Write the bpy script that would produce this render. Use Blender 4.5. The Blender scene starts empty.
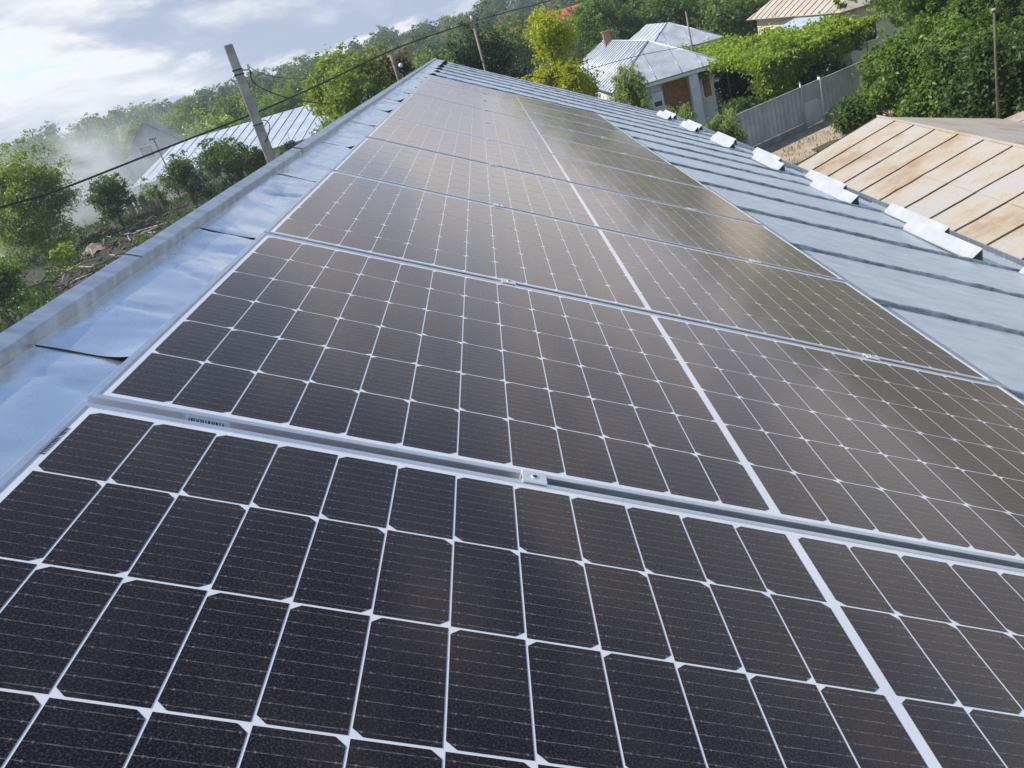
import bpy, math, random
import numpy as np
from mathutils import Matrix, Vector, noise as mnoise

random.seed(7)
rng = np.random.default_rng(11)
S = bpy.context.scene
COL = S.collection
R = math.radians
TH = R(28.0)                                   # pitch of the roof we stand on
CT, ST = math.cos(TH), math.sin(TH)
CAM = np.array([0.6637, -1.0905, 0.3120])      # eye point, metres (origin: ridge-side corner of the first panel)
GROUND = -6.9

# ------------------------------------------------------------------ camera
cam_d = bpy.data.cameras.new('camera'); cam = bpy.data.objects.new('camera', cam_d); COL.objects.link(cam)
cam_d.sensor_width = 36.0; cam_d.lens = 837.96 / 1024 * 36.0
cam_d.clip_start = 0.05; cam_d.clip_end = 6000
def _rot():
    rx, ry, rz = 1.1817, -0.2211, -0.0406
    cx, sx, cy, sy, cz, sz = math.cos(rx), math.sin(rx), math.cos(ry), math.sin(ry), math.cos(rz), math.sin(rz)
    m = np.array([[cz, -sz, 0], [sz, cz, 0], [0, 0, 1]]) @ np.array([[cy, 0, sy], [0, 1, 0], [-sy, 0, cy]]) @ np.array([[1, 0, 0], [0, cx, -sx], [0, sx, cx]])
    q = np.array([[CT, 0, ST], [0, 1, 0], [-ST, 0, CT]])
    return q @ m
M = _rot()
mw = Matrix([[*M[i], CAM[i]] for i in range(3)] + [[0, 0, 0, 1]])
cam.matrix_world = mw
S.camera = cam

# ------------------------------------------------------------------ sky, sun, exposure
SUN_AZ, SUN_EL = R(-86), R(46)
w = bpy.data.worlds.new('World'); S.world = w; w.use_nodes = True
nt = w.node_tree; N = nt.nodes; L = nt.links
N.clear()
out = N.new('ShaderNodeOutputWorld'); bg = N.new('ShaderNodeBackground'); bg.inputs['Strength'].default_value = 0.13
sky = N.new('ShaderNodeTexSky'); sky.sky_type = 'NISHITA'; sky.sun_disc = False
sky.sun_elevation = SUN_EL; sky.sun_rotation = SUN_AZ % (2 * math.pi); sky.altitude = 100; sky.air_density = 1.0; sky.dust_density = 0.6; sky.ozone_density = 1.5
def wmath(op, a, b=None, c=None, clamp=False):
    n = N.new('ShaderNodeMath'); n.operation = op; n.use_clamp = clamp
    for i, v in enumerate((a, b, c)):
        if v is None: continue
        if isinstance(v, (int, float)): n.inputs[i].default_value = v
        else: L.new(v, n.inputs[i])
    return n.outputs[0]
tc = N.new('ShaderNodeTexCoord'); sep = N.new('ShaderNodeSeparateXYZ'); L.new(tc.outputs['Generated'], sep.inputs[0])
def wnoise(loc, scale, sc, detail, rough, dist=0.3):
    m_ = N.new('ShaderNodeMapping'); m_.inputs['Scale'].default_value = scale; m_.inputs['Location'].default_value = loc
    L.new(tc.outputs['Generated'], m_.inputs[0])
    n = N.new('ShaderNodeTexNoise'); n.inputs['Scale'].default_value = sc; n.inputs['Detail'].default_value = detail; n.inputs['Roughness'].default_value = rough; n.inputs['Distortion'].default_value = dist
    L.new(m_.outputs[0], n.inputs['Vector']); return n.outputs[0]
CL = (12.0, 7.7, 7.9)
CS = (1.0, 1.0, 3.4)
nA = wnoise(CL, CS, 3.4, 9, .60)
nB = wnoise((CL[0] - .05, CL[1], CL[2] + .11), CS, 3.4, 5, .55)      # same clouds a little nearer the sun: lit tops, grey bases
def wramp(fac, p0, c0, p1, c1):
    r = N.new('ShaderNodeValToRGB'); r.color_ramp.elements[0].position = p0; r.color_ramp.elements[1].position = p1
    r.color_ramp.elements[0].color = c0; r.color_ramp.elements[1].color = c1; r.color_ramp.interpolation = 'EASE'
    L.new(fac, r.inputs[0]); return r.outputs[0]
zc = wmath('MAXIMUM', sep.outputs[2], 0.0)
# full cover low down, thinning to open blue overhead
cov = wmath('ADD', nA, wmath('MULTIPLY', wmath('SUBTRACT', 0.42, zc), 0.40))
mask = wramp(cov, 0.455, (0, 0, 0, 1), 0.60, (1, 1, 1, 1))
lit = wmath('ADD', wmath('MULTIPLY', wmath('SUBTRACT', nA, nB), 2.6), 0.55, clamp=True)
thick = wramp(nA, 0.40, (0, 0, 0, 1), 0.56, (1, 1, 1, 1))
grey = wmath('MULTIPLY', thick, wmath('SUBTRACT', 1.20, lit), clamp=True)
ccol = wramp(grey, 0.08, (6.0, 6.0, 6.1, 1), 0.74, (2.7, 3.2, 4.25, 1))
mx = N.new('ShaderNodeMix'); mx.data_type = 'RGBA'
L.new(mask, mx.inputs['Factor']); sk2 = N.new('ShaderNodeMix'); sk2.data_type = 'RGBA'; sk2.blend_type = 'MULTIPLY'; sk2.inputs['Factor'].default_value = 1; sk2.inputs[7].default_value = (.84, .93, 1.02, 1)
L.new(sky.outputs[0], sk2.inputs[6]); L.new(sk2.outputs[2], mx.inputs[6]); L.new(ccol, mx.inputs[7])
L.new(mx.outputs[2], bg.inputs['Color']); L.new(bg.outputs[0], out.inputs['Surface'])

sun_d = bpy.data.lights.new('sun', 'SUN'); sun = bpy.data.objects.new('sun', sun_d); COL.objects.link(sun)
sun_d.energy = 4.6; sun_d.angle = R(0.5); sun_d.color = (1.0, 0.94, 0.84)
sdir = Vector((math.sin(SUN_AZ) * math.cos(SUN_EL), math.cos(SUN_AZ) * math.cos(SUN_EL), math.sin(SUN_EL)))
sun.rotation_euler = sdir.to_track_quat('Z', 'Y').to_euler(); sun.location = (0, 0, 60)

S.view_settings.view_transform = 'Standard'; S.view_settings.look = 'None'; S.view_settings.gamma = 1.0
S.view_settings.use_curve_mapping = False; S.view_settings.exposure = 0.35
S.render.engine = 'CYCLES'; S.render.resolution_x = 1024; S.render.resolution_y = 768
S.cycles.max_bounces = 8; S.cycles.transparent_max_bounces = 8; S.cycles.volume_bounces = 3

# ------------------------------------------------------------------ helpers
def tag(o, label=None, cat=None, group=None, kind=None):
    if label: o['label'] = label
    if cat: o['category'] = cat
    if group: o['group'] = group
    if kind: o['kind'] = kind
    return o

def thing(name, label, cat, loc=(0, 0, 0), rot=(0, 0, 0), group=None):
    o = bpy.data.objects.new(name, None); COL.objects.link(o); o.empty_display_size = 0.2
    o.location = loc; o.rotation_euler = rot
    return tag(o, label, cat, group)

class MB:
    """collects polygons for one mesh object"""
    def __init__(s): s.v = []; s.f = []; s.m = []; s.sm = []
    def add(s, verts, faces, mi=0, smooth=False):
        b = len(s.v); s.v += [tuple(map(float, p)) for p in verts]
        for f in faces: s.f.append(tuple(i + b for i in f)); s.m.append(mi); s.sm.append(smooth)
        return s
    def box(s, a, b, mi=0):
        (x0, y0, z0), (x1, y1, z1) = a, b
        return s.add([(x0, y0, z0), (x1, y0, z0), (x1, y1, z0), (x0, y1, z0), (x0, y0, z1), (x1, y0, z1), (x1, y1, z1), (x0, y1, z1)],
                     [(0, 3, 2, 1), (4, 5, 6, 7), (0, 1, 5, 4), (1, 2, 6, 5), (2, 3, 7, 6), (3, 0, 4, 7)], mi)
    def prism(s, poly, axis, a, b, mi=0):
        """2-D outline extruded along an axis: poly in the other two coordinates (in order)"""
        n = len(poly)
        def P(p, t):
            return {'x': (t, p[0], p[1]), 'y': (p[0], t, p[1]), 'z': (p[0], p[1], t)}[axis]
        vs = [P(p, a) for p in poly] + [P(p, b) for p in poly]
        fs = [tuple(range(n)), tuple(range(2 * n - 1, n - 1, -1))] + [(i, i + n, (i + 1) % n + n, (i + 1) % n) for i in range(n)]
        return s.add(vs, fs, mi)
    def quadbox(s, pts, t, mi=0):
        """a slab: flat polygon pts, thickened by t below along its normal"""
        pts = [np.array(p, float) for p in pts]; n = len(pts)
        nn = np.cross(pts[1] - pts[0], pts[2] - pts[0]); nn /= np.linalg.norm(nn)
        if nn[2] < 0: nn = -nn
        lo = [p - nn * t for p in pts]
        return s.add(pts + lo, [tuple(range(n)), tuple(range(2 * n - 1, n - 1, -1))] + [(i, i + n, (i + 1) % n + n, (i + 1) % n) for i in range(n)], mi)
    def tube(s, pts, rad, k=8, mi=0, cap=True):
        pts = [np.array(p, float) for p in pts]; n = len(pts)
        if not hasattr(rad, '__len__'): rad = [rad] * n
        vs = []; fs = []; prev = None
        for i, p in enumerate(pts):
            d = pts[min(i + 1, n - 1)] - pts[max(i - 1, 0)]; d /= (np.linalg.norm(d) + 1e-9)
            if prev is None:
                a = np.array([0, 0, 1.0]) if abs(d[2]) < .9 else np.array([1.0, 0, 0])
                u = np.cross(d, a)
            else: u = prev - d * (prev @ d)
            u /= np.linalg.norm(u); prev = u; v = np.cross(d, u)
            for j in range(k):
                t = 2 * math.pi * j / k; vs.append(p + rad[i] * (math.cos(t) * u + math.sin(t) * v))
        for i in range(n - 1):
            for j in range(k):
                a = i * k + j; b = i * k + (j + 1) % k; fs.append((a, b, b + k, a + k))
        if cap: fs += [tuple(range(k - 1, -1, -1)), tuple(range((n - 1) * k, n * k))]
        return s.add(vs, fs, mi, True)
    def grid(s, P, mi=0, smooth=True):
        ny, nx = P.shape[:2]
        vs = P.reshape(-1, 3)
        return s.add(vs, [(j * nx + i, j * nx + i + 1, (j + 1) * nx + i + 1, (j + 1) * nx + i) for j in range(ny - 1) for i in range(nx - 1)], mi, smooth)
    def build(s, name, mats, parent=None, bevel=0):
        me = bpy.data.meshes.new(name); me.from_pydata(s.v, [], s.f)
        for m in (mats if isinstance(mats, (list, tuple)) else [mats]): me.materials.append(m)
        me.polygons.foreach_set('material_index', s.m); me.polygons.foreach_set('use_smooth', s.sm); me.update()
        o = bpy.data.objects.new(name, me); COL.objects.link(o)
        if parent: o.parent = parent
        if bevel:
            b = o.modifiers.new('bevel', 'BEVEL'); b.width = bevel; b.segments = 2; b.limit_method = 'ANGLE'; b.angle_limit = R(40)
        return o

def RP(x, y, z):      # roof frame (x down the slope, y along the ridge, z off the roof) -> world
    return (x * CT + z * ST, y, -x * ST + z * CT)
def polar(az, d):     # compass placing round the house: degrees from the ridge direction, metres
    return CAM[0] + d * math.sin(R(az)), CAM[1] + d * math.cos(R(az))
def ss(a, b, x):
    t = np.clip((np.asarray(x, float) - a) / (b - a), 0, 1); return t * t * (3 - 2 * t)
def terrain(x, y):
    d = np.hypot(x, y)
    z = GROUND + 7.6 * ss(110, 400, d) - 9 * ss(440, 1100, d)
    z = z + 1.9 * np.exp(-(((x + 24) / 22.0) ** 2 + ((y - 52) / 27.0) ** 2)) * ss(4, -7, x)
    return z

# ------------------------------------------------------------------ materials
def mat(name, base=(.5, .5, .5), rough=.5, metal=0.0, build=None, **kw):
    m = bpy.data.materials.new(name); m.use_nodes = True
    nt = m.node_tree; b = nt.nodes['Principled BSDF']
    b.inputs['Base Color'].default_value = (*base, 1); b.inputs['Roughness'].default_value = rough; b.inputs['Metallic'].default_value = metal
    for k, v in kw.items(): b.inputs[k].default_value = v
    if build: build(nt, b)
    return m
class NT:
    def __init__(s, nt): s.nt = nt; s.N = nt.nodes; s.L = nt.links
    def inp(s, n, i, v):
        if v is None: return
        if isinstance(v, bpy.types.NodeSocket): s.L.new(v, n.inputs[i])
        else: n.inputs[i].default_value = v
    def math(s, op, a, b=None, c=None, clamp=False):
        n = s.N.new('ShaderNodeMath'); n.operation = op; n.use_clamp = clamp
        for i, v in enumerate((a, b, c)): s.inp(n, i, v)
        return n.outputs[0]
    def coord(s, kind='Object'): return s.N.new('ShaderNodeTexCoord').outputs[kind]
    def xyz(s, v):
        n = s.N.new('ShaderNodeSeparateXYZ'); s.L.new(v, n.inputs[0]); return n.outputs
    def mapping(s, v, scale=(1, 1, 1), loc=(0, 0, 0), rot=(0, 0, 0)):
        n = s.N.new('ShaderNodeMapping'); s.L.new(v, n.inputs[0]); n.inputs['Scale'].default_value = scale; n.inputs['Location'].default_value = loc; n.inputs['Rotation'].default_value = rot
        return n.outputs[0]
    def noise(s, v, scale, detail=4, rough=.55, dist=0.0):
        n = s.N.new('ShaderNodeTexNoise'); s.L.new(v, n.inputs['Vector']); n.inputs['Scale'].default_value = scale; n.inputs['Detail'].default_value = detail; n.inputs['Roughness'].default_value = rough; n.inputs['Distortion'].default_value = dist
        return n.outputs[0]
    def ramp(s, f, stops):
        n = s.N.new('ShaderNodeValToRGB'); e = n.color_ramp.elements
        while len(e) < len(stops): e.new(.5)
        for q, (p, c) in zip(e, stops): q.position = p; q.color = (*c, 1) if len(c) == 3 else c
        s.L.new(f, n.inputs[0]); return n.outputs[0]
    def mix(s, f, a, b, blend='MIX'):
        n = s.N.new('ShaderNodeMix'); n.data_type = 'RGBA'; n.blend_type = blend
        s.inp(n, 0, f)
        for i, v in ((6, a), (7, b)):
            if isinstance(v, tuple) and len(v) == 3: v = (*v, 1)
            s.inp(n, i, v)
        return n.outputs[2]
    def bump(s, h, strength=.3, dist=.01, normal=None):
        n = s.N.new('ShaderNodeBump'); n.inputs['Strength'].default_value = strength; n.inputs['Distance'].default_value = dist
        s.L.new(h, n.inputs['Height'])
        if normal is not None: s.L.new(normal, n.inputs['Normal'])
        return n.outputs[0]
g1 = lambda v: (v, v, v)

def noisy(name, c0, c1, scale, rough=.6, metal=0., bump=.2, bscale=None, dist=.01, lo=.35, hi=.65, stretch=(1, 1, 1), **kw):
    def f(nt, b):
        t = NT(nt); co = t.mapping(t.coord(), stretch)
        n = t.noise(co, scale, 6)
        t.L.new(t.ramp(n, [(lo, c0), (hi, c1)]), b.inputs['Base Color'])
        if bump: t.L.new(t.bump(t.noise(co, bscale or scale * 4, 5), bump, dist), b.inputs['Normal'])
    return mat(name, rough=rough, metal=metal, build=f, **kw)

# galvanised sheet of the big roof
def f_galv(nt, b):
    t = NT(nt); co = t.coord()
    big = t.noise(co, 1.3, 4); fine = t.noise(co, 26, 5)
    stain = t.noise(t.mapping(co, (0.6, 5, 5)), 2.2, 6, .6)
    c = t.mix(t.ramp(stain, [(.42, g1(0)), (.72, g1(1))]), (.68, .72, .75), (.56, .61, .64))
    c = t.mix(t.ramp(fine, [(.45, g1(0)), (.75, g1(.4))]), c, (.62, .65, .68))
    t.L.new(c, b.inputs['Base Color'])
    t.L.new(t.ramp(t.noise(co, 7, 5), [(.3, g1(.38)), (.7, g1(.54))]), b.inputs['Roughness'])
    h = t.math('ADD', t.math('MULTIPLY', big, 1.0), t.math('MULTIPLY', t.noise(co, 5, 3), .22))
    t.L.new(t.bump(h, .5, .035), b.inputs['Normal'])
M_galv = mat('galvanised_sheet', metal=.5, build=f_galv)
def f_shiny(nt, b):
    t = NT(nt); co = t.coord()
    c = t.mix(t.ramp(t.noise(co, 3.5, 6, .65), [(.42, g1(0)), (.68, g1(1))]), (.80, .83, .86), (.68, .73, .78))
    c = t.mix(t.ramp(t.noise(co, 30, 5), [(.58, g1(0)), (.78, g1(.3))]), c, (.54, .58, .62))
    t.L.new(c, b.inputs['Base Color'])
    t.L.new(t.ramp(t.noise(co, 6, 5), [(.35, g1(.20)), (.65, g1(.38))]), b.inputs['Roughness'])
    h = t.noise(t.mapping(co, (1, .7, 1)), 4.6, 2, .5, .7)
    t.L.new(t.bump(h, .6, .026), b.inputs['Normal'])
M_shiny = mat('crinkled_galvanised_sheet', metal=.86, build=f_shiny)
M_ridge = noisy('weathered_zinc', (.36, .39, .42), (.56, .60, .64), 9, .40, .8, .3, 40, .002, stretch=(.8, 2.2, .8))
M_seam = noisy('seam_zinc', (.22, .26, .30), (.52, .57, .62), 14, .42, .7, .6, 40, .006)
M_guard = noisy('bright_tinplate', (.42, .44, .46), (.52, .53, .54), 6, .5, .3, .1)
M_alu = noisy('anodised_aluminium', (.72, .73, .75), (.82, .83, .84), 18, .34, .85, .05, 200, .001)
M_clamp = noisy('cast_aluminium', (.75, .76, .77), (.86, .86, .86), 30, .42, .6, .1, 120, .001)
M_dark = mat('dark_steel', (.03, .03, .035), .5, .3)
M_wallw = noisy('whitewashed_wall', (.62, .64, .66), (.78, .79, .80), 2.2, .85, 0, .15, 30)
M_wall = noisy('house_render', (.55, .50, .42), (.66, .62, .54), 1.5, .9, 0, .2, 25)

# solar cells and white back sheet, both under glass
def f_glass(nt, b, cell):
    t = NT(nt); co = t.coord(); x, y, z = t.xyz(co)
    if cell:
        u = t.math('FRACT', t.math('MULTIPLY', t.math('ADD', y, MY), 9 / .168))
        line = t.math('LESS_THAN', t.math('ABSOLUTE', t.math('SUBTRACT', u, .5)), .030)
        ux = t.math('FRACT', t.math('DIVIDE', t.math('SUBTRACT', x, MX), .085))
        near = t.math('LESS_THAN', t.math('ABSOLUTE', t.math('SUBTRACT', t.math('ABSOLUTE', t.math('SUBTRACT', ux, .5)), .40)), .010)
        pad = t.math('MULTIPLY', near, t.math('LESS_THAN', t.math('ABSOLUTE', t.math('SUBTRACT', u, .5)), .075))
        sp = t.noise(co, 420, 2, .7)
        tone = t.noise(co, 2.5, 3)
        c = t.mix(t.ramp(sp, [(.48, g1(0)), (.68, g1(1))]), (.0036, .0030, .0048), (.066, .053, .060))
        c = t.mix(t.ramp(tone, [(.35, g1(0)), (.7, g1(.5))]), c, (.016, .012, .016))
        c = t.mix(t.math('MULTIPLY', line, t.ramp(t.noise(co, 160, 2, .6), [(.35, g1(.1)), (.62, g1(.8))])), c, (.17, .17, .18))
        c = t.mix(t.math('MULTIPLY', pad, .5), c, (.24, .24, .26))
        oi = t.N.new('ShaderNodeObjectInfo')
        c = t.mix(t.math('MULTIPLY', oi.outputs['Random'], .35), c, (.022, .017, .018))
        wash = t.ramp(t.noise(t.mapping(co, (3, .7, 1)), 2.0, 5, .6), [(.5, g1(0)), (.75, g1(.08))])
        c = t.mix(wash, c, (.10, .09, .085))
        dust = t.math('MULTIPLY', t.ramp(t.noise(co, 95, 2, .5), [(.74, g1(0)), (.80, g1(1))]), .35)
        c = t.mix(dust, c, (.20, .18, .16))
        t.L.new(c, b.inputs['Base Color'])
    else:
        t.L.new(t.ramp(t.noise(co, 8, 3), [(.3, (.70, .72, .76)), (.7, (.78, .79, .82))]), b.inputs['Base Color'])
    b.inputs['Roughness'].default_value = .7; b.inputs['Specular IOR Level'].default_value = 0
    b.inputs['Sheen Weight'].default_value = .42; b.inputs['Sheen Roughness'].default_value = .30; b.inputs['Sheen Tint'].default_value = (.96, .88, .85, 1)   # thin film of dust
    gl = t.N.new('ShaderNodeBsdfGlossy'); gl.inputs['Color'].default_value = (1.0, .92, .87, 1)
    t.L.new(t.ramp(t.noise(co, 3, 4), [(.3, g1(.085)), (.7, g1(.13))]), gl.inputs['Roughness'])
    nb = t.bump(t.noise(t.mapping(co, (.9, .35, 1)), 3.0, 3), .06, .01); t.L.new(nb, gl.inputs['Normal'])
    fr = t.N.new('ShaderNodeFresnel'); fr.inputs['IOR'].default_value = 1.36
    ms = t.N.new('ShaderNodeMixShader'); t.L.new(fr.outputs[0], ms.inputs[0]); t.L.new(b.outputs[0], ms.inputs[1]); t.L.new(gl.outputs[0], ms.inputs[2])
    t.L.new(ms.outputs[0], nt.nodes['Material Output'].inputs['Surface'])
MX, MY = .0235, .0215
M_cell = mat('silicon_cell', (.01, .01, .015), .55, build=lambda nt, b: f_glass(nt, b, True))
M_back = mat('white_backsheet', (.75, .76, .8), .55, build=lambda nt, b: f_glass(nt, b, False))
M_sticker = mat('paper_sticker', (.78, .80, .84), .6)
M_ink = mat('sticker_ink', (.05, .06, .08), .6)

def f_rust(nt, b):
    t = NT(nt); co = t.coord()
    a = t.noise(co, 1.1, 6, .6); c = t.noise(t.mapping(co, (1, 1, 1), (5, 3, 2)), 3.2, 8, .62); d = t.noise(co, 40, 4)
    k = t.math('ADD', t.math('MULTIPLY', a, .62), t.math('MULTIPLY', c, .38))
    col = t.ramp(k, [(.40, (.43, .42, .39)), (.48, (.45, .41, .35)), (.55, (.43, .36, .27)), (.66, (.34, .23, .14))])
    col = t.mix(t.ramp(d, [(.5, g1(0)), (.8, g1(.5))]), col, (.34, .20, .12))
    spot = t.noise(co, 13, 6, .7)
    col = t.mix(t.ramp(spot, [(.60, g1(0)), (.70, g1(.55))]), col, (.33, .20, .12))
    t.L.new(col, b.inputs['Base Color'])
    t.L.new(t.bump(t.noise(co, 2.2, 3), .3, .02), b.inputs['Normal'])
M_rust = mat('rusting_tinplate', rough=.62, metal=.1, build=f_rust)
M_rustdark = noisy('rust_rib', (.06, .04, .03), (.16, .10, .07), 12, .8, 0, .2)
M_zincroof = noisy('old_zinc_roof', (.42, .44, .47), (.60, .62, .65), 1.6, .5, .35, .2, 6, .02)
M_whiteroof = noisy('pale_zinc_roof', (.44, .48, .54), (.56, .60, .66), .8, .45, .3, .1, 4, .02)
M_brick = noisy('chimney_brick', (.24, .13, .09), (.36, .21, .15), 6, .9, 0, .4, 20)
M_brown = noisy('brown_wood', (.20, .09, .03), (.40, .20, .08), 7, .7, 0, .3, 30)
M_pane = mat('dark_pane', (.02, .025, .03), .08)
M_fence = noisy('grey_fence_sheet', (.40, .43, .47), (.54, .57, .62), 1.4, .5, .25, .1, 20)
M_gate = noisy('gate_sheet', (.52, .55, .60), (.66, .69, .74), 1.2, .5, .2, .1, 20)
M_conc = noisy('concrete', (.26, .25, .24), (.44, .42, .40), 3, .9, 0, .35, 25)
M_polec = noisy('pole_concrete', (.30, .29, .26), (.46, .44, .40), 5, .9, 0, .3, 40)
M_whitepaint = noisy('white_paint', (.66, .67, .68), (.8, .8, .8), 8, .5, 0, .05)
M_grey = noisy('grey_render', (.34, .36, .40), (.44, .46, .50), 1.2, .9, 0, .1)
M_greyroof = noisy('dark_grey_roof', (.10, .10, .11), (.17, .17, .18), 2, .8, 0, .2)
M_redroof = noisy('red_roof', (.42, .06, .045), (.56, .12, .09), 2, .6, 0, .2)
M_beige = noisy('beige_render', (.60, .52, .38), (.70, .62, .48), 1.5, .9, 0, .1)
M_bark = noisy('bark', (.06, .045, .03), (.17, .13, .09), 9, .95, 0, .7, 30, .02, stretch=(1, 1, .25))
M_wood = noisy('grey_wood', (.12, .10, .08), (.30, .26, .21), 6, .9, 0, .4, 30, .01, stretch=(1, 1, .2))
M_paleb = noisy('pale_wood', (.36, .31, .24), (.52, .46, .38), 6, .9, 0, .4, 30, .01)
M_rubber = mat('black_cable', (.012, .012, .014), .5)
M_tarp = noisy('tan_sacking', (.22, .17, .13), (.34, .28, .23), 8, .9, 0, .4, 20)
M_dirt = noisy('pale_dirt', (.30, .23, .17), (.46, .36, .28), 1.6, .95, 0, .4, 18, .03)
M_litter = noisy('rubble_soil', (.022, .020, .016), (.070, .060, .046), 3, .95, 0, .6, 12, .05)

def f_ground(nt, b):
    t = NT(nt); co = t.coord()
    a = t.noise(co, .06, 6, .6); c = t.noise(co, .55, 7, .65); d = t.noise(co, 6, 5)
    col = t.ramp(c, [(.34, (.035, .060, .018)), (.5, (.060, .085, .025)), (.66, (.12, .11, .05))])
    col = t.mix(t.ramp(a, [(.45, g1(0)), (.62, g1(.8))]), col, (.13, .105, .07))
    col = t.mix(t.ramp(d, [(.4, g1(0)), (.7, g1(.5))]), col, (.03, .04, .015))
    t.L.new(col, b.inputs['Base Color']); t.L.new(t.bump(d, .5, .1), b.inputs['Normal'])
M_ground = mat('meadow_ground', rough=.95, build=f_ground)

def leafmat(name, trans=.42, rough=.45):
    m = bpy.data.materials.new(name); m.use_nodes = True; nt = m.node_tree; t = NT(nt); b = nt.nodes['Principled BSDF']
    a = t.N.new('ShaderNodeAttribute'); a.attribute_name = 'tint'; a.attribute_type = 'GEOMETRY'
    t.L.new(a.outputs['Color'], b.inputs['Base Color']); b.inputs['Roughness'].default_value = rough; b.inputs['Specular IOR Level'].default_value = .35
    tr = t.N.new('ShaderNodeBsdfTranslucent')
    t.L.new(t.mix(.6, a.outputs['Color'], (1.0, 1.0, .25), 'MULTIPLY'), tr.inputs['Color'])
    tr2 = t.mix(1.0, a.outputs['Color'], (1.7, 1.8, .7), 'MULTIPLY'); t.L.new(tr2, tr.inputs['Color'])
    ms = t.N.new('ShaderNodeMixShader'); ms.inputs[0].default_value = trans
    t.L.new(b.outputs[0], ms.inputs[1]); t.L.new(tr.outputs[0], ms.inputs[2])
    t.L.new(ms.outputs[0], nt.nodes['Material Output'].inputs['Surface'])
    return m
M_leaf = leafmat('leaves')
M_blade = leafmat('grass_blades', .3)

# ------------------------------------------------------------------ ground
def build_ground():
    b = MB()
    r = np.concatenate([[0], np.geomspace(4, 3000, 90)])
    th = np.linspace(0, 2 * math.pi, 145)
    X = r[:, None] * np.cos(th)[None]; Y = r[:, None] * np.sin(th)[None]
    P = np.stack([X, Y, terrain(X, Y)], -1)
    b.grid(P); o = b.build('ground', M_ground); tag(o, 'green and brown village ground running out to the horizon', 'ground', kind='structure')
build_ground()

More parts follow.
